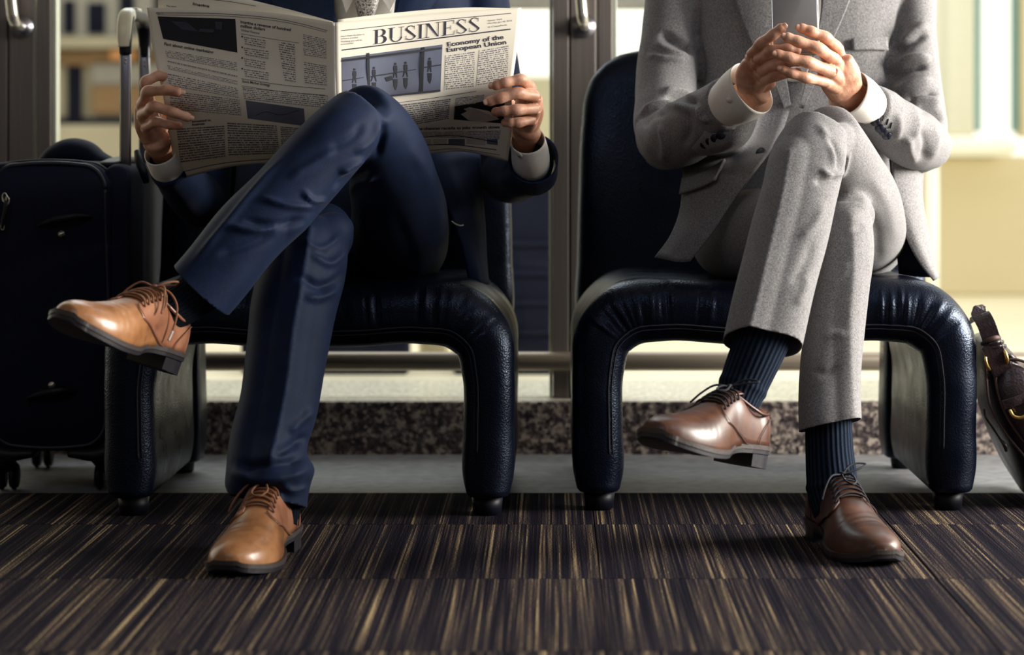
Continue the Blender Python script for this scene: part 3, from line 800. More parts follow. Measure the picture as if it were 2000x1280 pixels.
# gusset pocket with raw edge
pk = pgrid([[(1938, 722, 4.205), (1952, 712, 4.19), (1975, 716, 4.185), (2000, 735, 4.185)], [(1933, 752, 4.19), (1955, 755, 4.175), (1985, 765, 4.17), (2015, 782, 4.17)], [(1948, 800, 4.185), (1970, 810, 4.17), (2000, 822, 4.165), (2035, 835, 4.165)], [(1975, 846, 4.185), (1998, 862, 4.172), (2025, 878, 4.168), (2060, 890, 4.168)]], nu=16, nv=16)
pko = solid(obj('front_pocket', pk, M['satchel'], sa), 0.006)
obj('edge_piping', tube([D_(2010, 722, 4.18), D_(1985, 706, 4.18), D_(1960, 703, 4.185), D_(1940, 715, 4.19), D_(1932, 738, 4.185), D_(1938, 775, 4.18), D_(1958, 822, 4.178), D_(1985, 860, 4.176), D_(2020, 893, 4.176)], 0.0028, 90, 8), M['satchel_edge'], pko)
obj('edge_piping', tube([D_(1913, 672, 4.205), D_(1912, 700, 4.19), D_(1914, 745, 4.185), D_(1920, 790, 4.18), D_(1950, 845, 4.18), D_(1990, 895, 4.18)], 0.0022, 60, 8), M['satchel_edge'], bb)
# strap
def band(pts, w, t_, mat, name, parent):
    n_ = len(pts) * 6
    C = interp([tuple(p) for p in pts], n_)
    T = np.gradient(C, axis=0); T /= np.linalg.norm(T, axis=1)[:, None]
    Wd = np.cross(T, (0, 1, 0)); Wd /= np.linalg.norm(Wd, axis=1)[:, None]
    N = np.cross(T, Wd)
    v = []; f = []
    for i in range(n_):
        for a, b in ((-1, -1), (1, -1), (1, 1), (-1, 1)):
            v.append(C[i] + Wd[i] * a * w / 2 + N[i] * b * t_ / 2)
    for i in range(n_ - 1):
        for j in range(4): f.append((i*4 + j, i*4 + (j+1) % 4, (i+1)*4 + (j+1) % 4, (i+1)*4 + j))
    f.append((3, 2, 1, 0)); f.append(tuple((n_-1)*4 + j for j in range(4)))
    o = link(name, mesh(name, np.array(v), f), mat, parent, smooth=False)
    b_ = o.modifiers.new('b', 'BEVEL'); b_.width = 0.0012; b_.segments = 2; b_.limit_method = 'ANGLE'
    return o
stp = band([D_(1940, 720, 4.2), D_(1932, 690, 4.185), D_(1922, 660, 4.18), D_(1912, 632, 4.185), D_(1903, 616, 4.2), D_(1898, 612, 4.24), D_(1896, 622, 4.30)], 0.032, 0.005, M['satchel'], 'shoulder_strap', sa)
band([D_(1948, 735, 4.19), D_(1940, 712, 4.172), D_(1930, 690, 4.166), D_(1922, 672, 4.168)], 0.036, 0.006, M['satchel'], 'strap_tab', sa)
for (xa, ya, xb, yb) in ((1906, 672, 1938, 660), (1909, 680, 1944, 668), (1913, 688, 1949, 676)):
    obj('keeper', tube([D_(xa, ya, 4.19), D_(xa * 0.7 + xb * 0.3, ya * 0.7 + yb * 0.3 - 3, 4.168), D_(xa * 0.3 + xb * 0.7, ya * 0.3 + yb * 0.7 - 3, 4.166), D_(xb, yb, 4.185)], 0.0042, 20, 8), M['satchel_edge'] if ya == 672 else M['satchel'], stp)
def dring(pts, r, name='d_ring'):
    return obj(name, tube(pts, r, 60, 10), M['gold'], sa, label='brass ring')
dring([D_(1914, 692, 4.175), D_(1911, 700, 4.165), D_(1914, 714, 4.165), D_(1919, 722, 4.172)], 0.0035)
dring([D_(1944, 682, 4.172), D_(1950, 690, 4.163), D_(1953, 702, 4.163), D_(1952, 709, 4.17)], 0.0035)
dring([D_(1958, 801, 4.16), D_(1966, 813, 4.156), D_(1980, 816, 4.155), D_(1994, 808, 4.155), D_(2000, 793, 4.156), D_(1995, 782, 4.157), D_(1990, 779, 4.16)], 0.0036)
band([D_(1945, 792, 4.162), D_(1968, 785, 4.158), D_(1990, 776, 4.16)], 0.017, 0.004, M['satchel'], 'ring_tab', sa)
obj('cord', tube([D_(1909, 800, 4.2), D_(1912, 815, 4.19), D_(1925, 835, 4.19), D_(1940, 858, 4.19), D_(1950, 872, 4.188), D_(1952, 882, 4.19)], [0.002, 0.002, 0.002, 0.002, 0.004, 0.0025], 40, 8), M['satchel'], sa)
obj('strap_end', tube([D_(1950, 690, 4.2), D_(1962, 698, 4.2), D_(1972, 712, 4.21), D_(1974, 722, 4.23)], 0.005, 24, 8), M['satchel'], sa)
link('base_foot', cyl_mesh('base_foot', D_(2010, 905, 4.3), (D_(2014, 960, 4.3).x, 4.3, 0.0), 0.02, 16, 0.016), M['satchel'], sa)
sa.location.x += 0.012
# ------------------------------------------------------------------ shoe builder
SH = np.array([  # x, half width, bottom z, top z
    (-0.001, 0.012, 0.036, 0.070), (0.004, 0.024, 0.034, 0.086), (0.018, 0.031, 0.033, 0.093), (0.045, 0.0335, 0.032, 0.088), (0.075, 0.0345, 0.030, 0.094),
    (0.102, 0.0355, 0.027, 0.106), (0.125, 0.038, 0.022, 0.099), (0.155, 0.0450, 0.014, 0.083), (0.185, 0.0500, 0.011, 0.070), (0.212, 0.0510, 0.010, 0.061),
    (0.240, 0.0480, 0.0115, 0.055), (0.263, 0.041, 0.014, 0.051), (0.279, 0.0325, 0.0165, 0.046), (0.288, 0.0245, 0.0185, 0.041), (0.2935, 0.0165, 0.020, 0.036), (0.2955, 0.009, 0.0212, 0.032), (0.2965, 0.002, 0.024, 0.0275)])
def shoe_at(x):
    return np.array([np.interp(x, SH[:, 0], SH[:, k]) for k in (1, 2, 3)])
_xs = np.linspace(SH[0, 0], SH[-1, 0], 120)
_R = interp(np.column_stack([SH[:, 0], np.zeros(len(SH)), np.zeros(len(SH)), SH[:, 1:]]), 160)
def shoe_S(x, phi, off=0.0, side=1):
    """surface of the upper; phi 0 = right edge at the welt, pi/2 = top, pi = left edge"""
    w = np.interp(x, _R[:, 0], _R[:, 3]); zb = np.interp(x, _R[:, 0], _R[:, 4]); zt = np.interp(x, _R[:, 0], _R[:, 5])
    c, s = math.cos(phi), math.sin(phi)
    e1 = 0.62 if x < 0.1 else 0.62 + 0.25 * min(1, (x - 0.1) / 0.1)
    yy = math.copysign(abs(c) ** e1, c) * (w + off)
    yy += 0.004 * math.sin(math.pi * min(1, max(0, (x - 0.12) / 0.17))) * side * 1.0       # inward swing of the forefoot
    zz = zb + (zt - zb + off) * (abs(s) ** 0.82)
    return Vector((x, yy, zz))
def patch_S(xf, pf, nu, nv, off, side):
    v = [tuple(shoe_S(*(lambda s, t: (xf(s, t), pf(s, t)))(i / (nu - 1), j / (nv - 1)), off, side)) for j in range(nv) for i in range(nu)]
    f = [(j*nu + i, j*nu + i + 1, (j+1)*nu + i + 1, (j+1)*nu + i) for j in range(nv - 1) for i in range(nu - 1)]
    return np.array(v), f
def make_shoe(parent, heel, toe, up, side, mats, label, bow=0, scale=1.0, derby=True):
    """side +1: forefoot swings to local +y"""
    heel = Vector(heel); toe = Vector(toe)
    fx = (toe - heel).normalized(); up = Vector(up); up = (up - fx * up.dot(fx)).normalized(); fy = up.cross(fx)
    MM = Matrix(((fx.x, fy.x, up.x, heel.x), (fx.y, fy.y, up.y, heel.y), (fx.z, fy.z, up.z, heel.z), (0, 0, 0, 1))) @ Matrix.Scale(scale, 4)
    W = lambda vf: (np.array([MM @ Vector(p) for p in vf[0]]), vf[1])
    # upper
    nx, m = 90, 40
    v = []; f = []
    for i in range(nx):
        x = SH[0, 0] + (SH[-1, 0] - SH[0, 0]) * (0.5 - 0.5 * math.cos(math.pi * i / (nx - 1)))
        for j in range(m):
            v.append(tuple(shoe_S(x, math.pi * j / (m - 1), 0, side)))
    for i in range(nx - 1):
        for j in range(m - 1): f.append((i*m + j, i*m + j + 1, (i+1)*m + j + 1, (i+1)*m + j))
        f.append((i*m, (i+1)*m, (i+1)*m + m - 1, i*m + m - 1))
    f.append(tuple(range(m))); f.append(tuple((nx-1)*m + j for j in range(m))[::-1])
    # creases of wear over the vamp
    v = np.array(v)
    cr = 0.0012 * np.sin((v[:, 0] - 0.19) * 420 + v[:, 1] * 60) * np.exp(-((v[:, 0] - 0.205) / 0.018) ** 2) * (v[:, 2] > 0.03)
    v[:, 2] += cr
    sh = obj('shoe', W((v, f)), mats['upper'], parent, label=label)
    # sole: outline slab following the bottom profile, plus heel block
    def sole_rows(x0, x1, grow, zt, zb, n=50):
        vv = []; ff = []
        for i in range(n):
            x = x0 + (x1 - x0) * (0.5 - 0.5 * math.cos(math.pi * i / (n - 1)))
            w = np.interp(x, _R[:, 0], _R[:, 3]) + grow
            if x < 0.01: w = max(w, 0.010 + 0.022 * math.sqrt(max(0, (x - x0) / 0.02)))
            if x > 0.279: w = (0.0325 + grow) * math.sqrt(max(0.004, 1 - ((x - 0.279) / (max(x1, 0.298) - 0.279)) ** 2))
            if 0.07 < x < 0.15: w -= 0.005 * math.sin(math.pi * (x - 0.07) / 0.08)
            y0 = 0.004 * math.sin(math.pi * min(1, max(0, (x - 0.12) / 0.17))) * side
            a, b = zt(x), zb(x)
            vv += [(x, y0 - w, b), (x, y0 - w, a), (x, y0 + w, a), (x, y0 + w, b)]
        for i in range(n - 1):
            for j in range(4): ff.append((i*4 + j, i*4 + (j+1) % 4, (i+1)*4 + (j+1) % 4, (i+1)*4 + j))
        ff.append((3, 2, 1, 0)); ff.append(tuple((n-1)*4 + j for j in range(4)))
        return np.array(vv), ff
    zb_f = lambda x: np.interp(x, _R[:, 0], _R[:, 4])
    o = link('welt', mesh('welt', *W(sole_rows(-0.004, 0.3, 0.0045, lambda x: zb_f(x) + 0.003, lambda x: zb_f(x) - 0.004))), mats['welt'], sh, smooth=False)
    o = link('sole', mesh('sole', *W(sole_rows(-0.004, 0.299, 0.0032, lambda x: zb_f(x) - 0.004, lambda x: zb_f(x) - 0.0105))), mats['sole'], sh, smooth=False)
    o = link('heel_block', mesh('heel_block', *W(sole_rows(-0.003, 0.062, 0.001, lambda x: zb_f(x) - 0.0105, lambda x: 0.0, 24))), mats['sole'], sh, smooth=False)
    # quarters (two side panels) laid over the vamp, open along the lacing
    for sd in (0, 1):
        def pf(s, t, sd=sd):
            x = xf(s, t)
            gap = 0.30 if x > 0.095 else 0.02
            top = math.pi / 2 - gap - (0.16 * max(0, (x - 0.13) / 0.04) ** 2 if derby else 0.0)
            bot = 0.02 + (0.75 * max(0, (x - 0.085) / 0.085) ** 1.5)
            p = bot + (top - bot) * t
            return p if sd == 0 else math.pi - p
        xf = lambda s, t: 0.001 + s * (0.156 if derby else 0.160) + (0.006 * math.sin(math.pi * t) * s)
        q = solid(obj('quarter', W(patch_S(xf, pf, 46, 18, 0.0006, side)), mats['quarter'], sh), 0.0018, 1)
        pts = [MM @ shoe_S(xf(1, t), pf(1, t), 0.0028, side) for t in np.linspace(0.05, 0.98, 12)]
        obj('stitching', tube(pts, 0.0007 * scale, 60, 5), mats['stitch'], q)
        pts = [MM @ shoe_S(xf(s, 0), pf(s, 0.0), 0.0026, side) for s in np.linspace(0.5, 1, 10)]
        obj('stitching', tube(pts, 0.0007 * scale, 50, 5), mats['stitch'], q)
    # heel counter seam
    for sd in (0, 1):
        pts = [MM @ shoe_S(x, (p if sd == 0 else math.pi - p), 0.0032, side) for x, p in ((0.052, 0.03), (0.05, 0.15), (0.042, 0.3), (0.03, 0.5), (0.012, 0.75))]
        obj('counter_seam', tube(pts, 0.0009 * scale, 40, 5), mats['stitch'], sh)
    # collar rim
    pts = []
    for k in range(33):
        a = 2 * math.pi * k / 32
        x = 0.053 - 0.052 * math.cos(a); yy = 0.0335 * math.sin(a) * (1.0 if x < 0.06 else 1 - 0.35 * (x - 0.06) / 0.045)
        z = 0.083 + 0.006 * math.cos(a) ** 2 + 0.020 * max(0, (x - 0.05) / 0.055) ** 1.4
        pts.append(MM @ Vector((x, yy, z)))
    obj('collar_rim', tube(pts, 0.0026 * scale, 120, 8), mats['quarter'], sh)
    # tongue
    tg = grid_sheet([[MM @ shoe_S(x, math.pi / 2 + p, 0.0012 + (0.006 if x < 0.1 else 0), side) for p in (-0.32, -0.1, 0.1, 0.32)] for x in (0.092, 0.105, 0.125, 0.15)], 12, 12)
    solid(obj('tongue', tg, mats['upper'], sh), 0.002, 1)
    # lacing
    lr = 0.0017 * scale
    for k in range(5):
        x = 0.107 + k * 0.0105
        pts = [MM @ shoe_S(x + dx, math.pi / 2 + p, of, side) for p, dx, of in ((-0.55, 0.004, 0.0018), (-0.42, 0.003, 0.0045), (-0.2, 0.0, 0.0052), (0, -0.0015, 0.0056), (0.2, 0.0, 0.0052), (0.42, 0.003, 0.0045), (0.55, 0.004, 0.0018))]
        obj('lace', tube(pts, lr, 30, 7), mats['lace'], sh)
    kx = 0.103
    kn = shoe_S(kx, math.pi / 2, 0.009, side)
    if bow == 0:   # big open loops
        curves = [[(0, 0, 0), (-0.008, 0.012, 0.012), (-0.026, 0.020, 0.020), (-0.036, 0.012, 0.016), (-0.026, 0.002, 0.010), (-0.008, 0.0, 0.003), (0, 0, 0)],
                  [(0, 0, 0), (0.004, 0.018, 0.004), (0.016, 0.034, -0.010), (0.020, 0.042, -0.034), (0.022, 0.0435, -0.038), (0.014, 0.041, -0.028), (0.006, 0.026, -0.004), (0, 0, 0)],
                  [(0, 0, 0), (-0.012, 0.020, 0.0), (-0.022, 0.034, -0.014), (-0.024, 0.041, -0.036), (-0.022, 0.0435, -0.056)],
                  [(0, 0, 0), (0.006, -0.022, 0.002), (0.012, -0.038, -0.014), (0.016, -0.046, -0.034)]]
    elif bow == 1:
        curves = [[(0, 0, 0), (0.016, 0.008, -0.001), (0.034, 0.014, -0.008), (0.046, 0.006, -0.014), (0.040, -0.008, -0.012), (0.02, -0.010, -0.004), (0, 0, 0)],
                  [(0, 0, 0), (-0.010, -0.016, 0.008), (-0.016, -0.028, 0.016), (-0.018, -0.034, 0.018)],
                  [(0, 0, 0), (0.004, -0.02, 0.000), (0.012, -0.036, -0.014), (0.020, -0.048, -0.034), (0.022, -0.052, -0.044)]]
    else:
        curves = [[(0, 0, 0), (-0.008, 0.014, 0.012), (-0.012, 0.032, 0.016), (-0.012, 0.044, 0.014), (-0.004, 0.034, 0.010), (0, 0.012, 0.004), (0, 0, 0)],
                  [(0, 0, 0), (0.014, 0.010, 0.002), (0.03, 0.012, -0.008), (0.038, 0.004, -0.010), (0.028, -0.004, -0.006), (0.012, -0.004, 0.0), (0, 0, 0)],
                  [(0, 0, 0), (0.008, -0.020, 0.0), (0.022, -0.036, -0.016), (0.034, -0.046, -0.034)]]
    for c in curves:
        obj('lace', tube([MM @ (kn + Vector((a, b * (1 if side > 0 else 1), d))) for a, b, d in c], lr, 70, 7), mats['lace'], sh)
    obj('lace_knot', tube([MM @ (kn + Vector(q)) for q in ((-0.004, -0.005, 0), (0, 0, 0.001), (0.003, 0.005, 0))], [0.003, 0.004, 0.003], 12, 8), mats['lace'], sh)
    if bow == 0:
        obj('aglet', tube([MM @ (kn + Vector(q)) for q in ((-0.022, 0.0436, -0.056), (-0.021, 0.0436, -0.064), (-0.02, 0.0434, -0.072))], 0.0021, 10, 8), M['aglet'], sh)
    return sh, MM
TAN = dict(upper=M['tan'], quarter=M['tan_quarter'], welt=M['welt'], sole=M['sole'], lace=M['lace_tan'], stitch=M['lace_tan'])
BRN = dict(upper=M['brown'], quarter=M['brown_quarter'], welt=M['welt'], sole=M['sole'], lace=M['lace_dark'], stitch=M['satchel_edge'])

def sock(parent, st, mat, n=40, m=48, fold_at=()):
    def disp(s, th):
        k = 1.0
        for c, a in fold_at: k += a * math.exp(-((s - c) / 0.035) ** 2)
        return np.full(len(th), k)
    v, f = loft(st, n=n, m=m, ex=2.0, disp=disp)
    me = mesh('sock', v, f)
    uv = me.uv_layers.new(name='UVMap')
    for p in me.polygons:
        for li in p.loop_indices:
            vi = me.loops[li].vertex_index
            i, j = divmod(vi, m)
            u = j / m
            if len(p.vertices) == 4 and j == 0 and any(me.loops[q].vertex_index % m == m - 1 for q in p.loop_indices): u = 1.0
            uv.data[li].uv = (u * 1.0, i / n * 3)
    return link('sock', me, mat, parent)

# ------------------------------------------------------------------ hands and bodies
def finger(pts, r0, r1):
    """pts: MCP..tip; slightly bulging joints"""
    st = []
    k = len(pts)
    for i, p in enumerate(pts):
        r = r0 + (r1 - r0) * i / (k - 1)
        if i > 0:
            q = (Vector(pts[i-1]) + Vector(p)) / 2
            rm = (r0 + (r1 - r0) * (i - 0.5) / (k - 1)) * 0.93
            st.append((*q, rm))
        st.append((*p, r * (1.05 if 0 < i < k - 1 else 1.0)))
    C = [Vector(s[:3]) for s in st]; rr = [s[3] for s in st]
    d = (C[-1] - C[-2]).normalized()
    C += [C[-1] + d * rr[-1] * 0.55, C[-1] + d * rr[-1] * 0.85]; rr += [rr[-1] * 0.80, rr[-1] * 0.40]
    return tube(C, rr, n=44, m=16)
def make_hand(wrist, fingers, thumb, elbow, rs, palm_fill, wr=(0.026, 0.019)):
    """all in pixels + depth; fingers: list of chains MCP..tip"""
    parts = []
    W = P(*wrist)
    for ch, (r0, r1) in zip(fingers, rs):
        pts = [P(*c) for c in ch]
        parts.append(finger(pts, r0, r1))
        d = pts[0] - W
        parts.append(tube([W + d * 0.02, W + d * 0.5, pts[0]], [0.014, 0.0125, r0 * 1.08], 20, 16))
    if thumb:
        pts = [P(*c) for c in thumb]
        parts.append(finger(pts, 0.0125, 0.0100))
        parts.append(tube([W, (W + pts[0]) / 2, pts[0]], [0.014, 0.015, 0.0125], 20, 16))
    for st in palm_fill:
        parts.append(loft(px(st), n=16, m=24, ex=2.3, capl=0.006))
    E = P(*elbow)
    d = E - W
    parts.append(loft([(*(W + d * t), a, b) for t, a, b in ((-0.06, wr[0], wr[1]), (0.05, wr[0], wr[1]), (0.3, 0.027, 0.024), (0.55, 0.027, 0.026), (0.75, 0.024, 0.024))], n=24, m=24, capl=0.01))
    return parts
def nail(parent, p, axis, nrm, w=0.0050, l=0.0062):
    axis = Vector(axis).normalized(); nrm = Vector(nrm); nrm = (nrm - axis * nrm.dot(axis)).normalized(); b = axis.cross(nrm)
    v = []; f = []
    for i in range(7):
        for j in range(7):
            s = (i / 6 - 0.5) * 2; t = (j / 6 - 0.5) * 2
            k = math.sqrt(max(0, 1 - 0.35 * t * t)); kk = math.sqrt(max(0, 1 - 0.35 * s * s))
            v.append(Vector(p) + axis * l * s * k + b * w * t * kk - nrm * 0.0026 * t * t)
    for i in range(6):
        for j in range(6): f.append((i*7 + j, i*7 + j + 1, (i+1)*7 + j + 1, (i+1)*7 + j))
    return solid(link('fingernail', mesh('fingernail', v, f), M['nail'], parent), 0.0008, 0)
def head_parts(cx, cy, z0, k=1.0):
    """neck and head rising from z0 (metres); looks towards -Y and down a little"""
    st = [(cx, cy, z0 - 0.06, 0.062, 0.062), (cx, cy - 0.005, z0 + 0.03, 0.058, 0.060), (cx, cy - 0.012, z0 + 0.075, 0.055, 0.062)]
    parts = [loft(st, n=16, m=28, capl=0.01)]
    hd = [(cx, cy - 0.045, z0 + 0.055, 0.030, 0.034), (cx, cy - 0.040, z0 + 0.075, 0.048, 0.058), (cx, cy - 0.030, z0 + 0.11, 0.062, 0.080), (cx, cy - 0.022, z0 + 0.16, 0.070, 0.092), (cx, cy - 0.018, z0 + 0.21, 0.074, 0.097), (cx, cy - 0.016, z0 + 0.25, 0.070, 0.092), (cx, cy - 0.014, z0 + 0.28, 0.052, 0.068), (cx, cy - 0.014, z0 + 0.292, 0.025, 0.032)]
    parts.append(loft(hd, n=30, m=32, ex=2.15, capl=0.004))
    fy = cy - 0.113
    parts.append(tube([(cx, fy + 0.006, z0 + 0.19), (cx, fy - 0.006, z0 + 0.165), (cx, fy - 0.016, z0 + 0.142), (cx, fy - 0.004, z0 + 0.134)], [0.008, 0.010, 0.013, 0.009], 16, 12))
    for s in (-1, 1):
        parts.append(loft([(cx + s * 0.073, cy - 0.010, z0 + 0.13, 0.006, 0.012), (cx + s * 0.077, cy - 0.006, z0 + 0.16, 0.008, 0.018), (cx + s * 0.078, cy - 0.004, z0 + 0.185, 0.007, 0.016)], n=10, m=14, capl=0.008))
        parts.append(tube([(cx + s * 0.012, fy + 0.012, z0 + 0.192), (cx + s * 0.032, fy + 0.010, z0 + 0.197), (cx + s * 0.052, fy + 0.026, z0 + 0.19)], 0.007, 12, 10))
    return parts
def head_details(person, body, cx, cy, z0):
    fy = cy - 0.113
    st = [(cx, cy - 0.0, z0 + 0.205, 0.079, 0.093), (cx, cy - 0.004, z0 + 0.245, 0.080, 0.101), (cx, cy - 0.008, z0 + 0.28, 0.066, 0.085), (cx, cy - 0.01, z0 + 0.300, 0.036, 0.045)]
    cap_ = loft(st, n=24, m=36, ex=2.2, capl=0.006)
    back = loft([(cx, cy + 0.030, z0 + 0.10, 0.058, 0.040), (cx, cy + 0.026, z0 + 0.15, 0.072, 0.056), (cx, cy + 0.020, z0 + 0.21, 0.078, 0.072)], n=14, m=28, capl=0.01)
    link('hair', fuse('hair', [cap_, back], 0.006, 6), M['hair'], person)
    for s in (-1, 1):
        me_ = mesh('eye', *loft([(cx + s * 0.032 - 0.012, fy + 0.017, z0 + 0.176, 0.003, 0.004), (cx + s * 0.032, fy + 0.012, z0 + 0.176, 0.007, 0.008), (cx + s * 0.032 + 0.012, fy + 0.017, z0 + 0.176, 0.003, 0.004)], n=10, m=12, capl=0.002))
        link('eye', me_, M['eye'], body)
    obj('mouth', tube([(cx - 0.024, fy + 0.008, z0 + 0.108), (cx, fy - 0.001, z0 + 0.109), (cx + 0.024, fy + 0.008, z0 + 0.108)], [0.003, 0.006, 0.003], 16, 10), M['lip'], body)
def body_mesh(core, hands):
    c = fuse('core', core, 0.011, 6)
    hs = [fuse('hand', h, 0.0014, 5, 0.5) for h in hands]
    return join_meshes('body', [c] + hs), hs
def buttons(parent, bvh, pts, r, mat, off=0.0025, holes=True):
    for x, y in pts:
        p, n = onsurf(bvh, x, y, off)
        ns_ = [onsurf(bvh, x + dx, y + dy, 0)[1] for dx in (-9, 0, 9) for dy in (-9, 0, 9)]
        n = (sum(ns_, Vector()).normalized() - (p - Vector((0, 0, CAMH))).normalized() * 0.7).normalized()
        b = link('button', cyl_mesh('button', p - n * 0.0015, p + n * 0.0012, r, 20, r * 0.9, 0.0006), mat, parent)
        t1 = n.cross(Vector((0, 0, 1))).normalized(); t2 = n.cross(t1)
    return
def stick(bvh, pts, off): return [onsurf(bvh, x, y, off)[0] for x, y in pts]
def open_tube(name, st, mat, parent, th=0.0015, n=20, m=48, ex=2.1, label=None, ref=(0, 1, 0)):
    o = obj(name, loft(px(st), n=n, m=m, ex=ex, cap=False, ref=ref), mat, parent, label=label)
    return solid(o, th, 0)

# ================================================================== man in the navy suit
A = thing('person', 'person in a navy suit and tan shoes reading a newspaper, legs crossed', 'person', (-0.42, 4.4, 0.4), group='seated men')
nav_torso = px([(640, 505, 4.42, 190, 0.12), (645, 430, 4.43, 188, 0.125), (655, 320, 4.44, 190, 0.125), (668, 200, 4.45, 200, 0.125), (690, 90, 4.46, 218, 0.13), (705, -10, 4.47, 232, 0.13), (712, -90, 4.47, 215, 0.11), (715, -140, 4.47, 120, 0.085)])
upL = px([(925, -60, 4.46, 58, 0.06), (945, 60, 4.47, 58, 0.06), (965, 180, 4.48, 56, 0.058), (985, 290, 4.47, 52, 0.055), (990, 335, 4.44, 50, 0.05)])
foL = px([(985, 340, 4.45, 52, 0.05), (1005, 345, 4.36, 50, 0.048), (1026, 336, 4.26, 47, 0.046), (1037, 316, 4.21, 45, 0.044)])
upR = px([(480, -60, 4.46, 58, 0.06), (440, 80, 4.47, 58, 0.06), (415, 220, 4.48, 56, 0.058), (400, 330, 4.46, 52, 0.055), (395, 390, 4.44, 50, 0.05)])
foR = px([(395, 395, 4.44, 50, 0.05), (370, 372, 4.36, 46, 0.048), (345, 345, 4.27, 42, 0.045), (325, 320, 4.21, 38, 0.042)])
# jacket
jk = fuse('jacket', [loft(nav_torso, 40, 48, 2.5, capl=0.02), loft(upL, 30, 32, 2.1, capl=0.05), loft(foL, 24, 32, 2.1), loft(upR, 30, 32, 2.1, capl=0.05), loft(foR, 24, 32, 2.1),
                     tube([P(985, 318, 4.46), P(985, 330, 4.45), P(985, 345, 4.44)], [0.04, 0.052, 0.04], 8, 20), tube([P(398, 370, 4.45), P(396, 390, 4.44), P(394, 400, 4.43)], [0.04, 0.05, 0.04], 8, 20)], 0.0048, 5)
ripple(jk, 0.004, 14, 1)
folds(jk, [([(950, 372), (985, 352), (1030, 345)], 9, 0.004), ([(960, 340), (1000, 330), (1040, 335)], 8, -0.004), ([(1000, 388), (1035, 372), (1062, 345)], 8, 0.003)])
jacketA = link('jacket', jk, M['navy'], A, label='navy wool suit jacket')
bj = bvh_of(jk)
# V opening: shirt front, tie, collar, lapels laid on the chest
ts = [[P(x, y, 4.318) for x in xs] for y, xs in ((-120, (650, 690, 720, 760)), (-40, (648, 690, 720, 772)), (40, (655, 690, 720, 765)), (120, (672, 695, 718, 745)))]
solid(obj('shirt', grid_sheet([[p + Vector((0, 0.01 * abs(i - 1.5), 0)) for i, p in enumerate(r)] for r in ts], 16, 16), M['shirt'], A, label='white shirt front'), 0.003)
for pts in ([(648, -70, 4.31), (662, -20, 4.295), (676, 26, 4.29), (700, -20, 4.30), (690, -75, 4.31)], [(792, -70, 4.31), (782, -20, 4.295), (762, 22, 4.29), (735, -20, 4.30), (742, -75, 4.31)]):
    v = [P(*q) for q in pts]
    c = link('collar', mesh('collar', v, [(0, 1, 2, 3, 4)]), M['shirt'], A, smooth=False); solid(c, 0.003, 0)
tie = fuse('tie', [loft(px([(717, -40, 4.295, 18, 0.012), (716, -5, 4.288, 25, 0.014), (715, 18, 4.285, 20, 0.012), (714, 34, 4.287, 15, 0.008)]), 20, 24, 3), loft(px([(714, 26, 4.292, 14, 0.004), (712, 80, 4.288, 24, 0.004), (710, 200, 4.30, 38, 0.004), (708, 280, 4.31, 42, 0.004)]), 20, 24, 4)], 0.0025, 3)
link('tie', tie, M['tie'], A, label='grey patterned tie')
for rows_ in ([[(500, -60, 4.34), (560, -60, 4.315), (620, -60, 4.30), (652, -60, 4.30)], [(540, 10, 4.33), (580, 12, 4.312), (625, 20, 4.30), (655, 30, 4.295)], [(600, 100, 4.32), (630, 105, 4.31), (655, 110, 4.305), (675, 115, 4.30)]],
              [[(790, -60, 4.30), (830, -60, 4.30), (870, -60, 4.315), (915, -60, 4.34)], [(772, 20, 4.295), (790, 22, 4.297), (818, 24, 4.305), (842, 12, 4.315)], [(745, 115, 4.30), (760, 112, 4.302), (780, 108, 4.306), (800, 100, 4.315)]]):
    solid(obj('lapel', pgrid(rows_, nu=20, nv=20), M['navy'], jacketA), 0.004)
# jacket skirt hanging beside the thigh
fl = pgrid([[(812, 290, 4.33), (850, 285, 4.32), (900, 290, 4.34), (935, 300, 4.38)], [(845, 350, 4.30), (872, 350, 4.30), (905, 360, 4.33), (940, 380, 4.40)], [(882, 430, 4.29), (898, 432, 4.30), (920, 440, 4.33), (945, 450, 4.40)], [(905, 500, 4.30), (918, 505, 4.31), (932, 510, 4.34), (948, 515, 4.40)], [(915, 552, 4.32), (930, 555, 4.33), (942, 557, 4.36), (952, 556, 4.42)]], nu=20, nv=24)
solid(obj('jacket_skirt', fl, M['navy'], jacketA), 0.004)
obj('lining_edge', tube([P(882, 432, 4.284), P(890, 438, 4.282), P(900, 441, 4.283), P(905, 440, 4.286)], 0.0012, 16, 6), M['shirt'], jacketA)
# trousers
thC = px([(706, 228, 3.91, 66, 0.058), (728, 250, 3.945, 70, 0.062), (752, 290, 4.00, 76, 0.07), (772, 370, 4.12, 88, 0.08), (782, 440, 4.28, 96, 0.085), (775, 470, 4.45, 100, 0.085)])
shC = px([(702, 226, 3.90, 60, 0.06), (668, 262, 3.875, 68, 0.066), (610, 325, 3.85, 72, 0.066), (548, 392, 3.82, 72, 0.063), (470, 473, 3.785, 72, 0.058), (412, 545, 3.765, 73, 0.055), (355, 612, 3.745, 73, 0.055)])
kC = tube([P(712, 262, 3.91), P(706, 232, 3.905), P(700, 215, 3.90)], [0.050, 0.056, 0.040], 10, 24)
shP = px([(612, 462, 3.955, 70, 0.065), (598, 510, 3.925, 82, 0.075), (575, 590, 3.885, 84, 0.07), (560, 690, 3.855, 80, 0.065), (545, 790, 3.825, 77, 0.062), (522, 880, 3.80, 76, 0.062), (522, 910, 3.79, 80, 0.066), (526, 932, 3.785, 88, 0.072), (530, 954, 3.785, 80, 0.068), (536, 980, 3.78, 66, 0.064), (540, 1020, 3.775, 58, 0.06)])
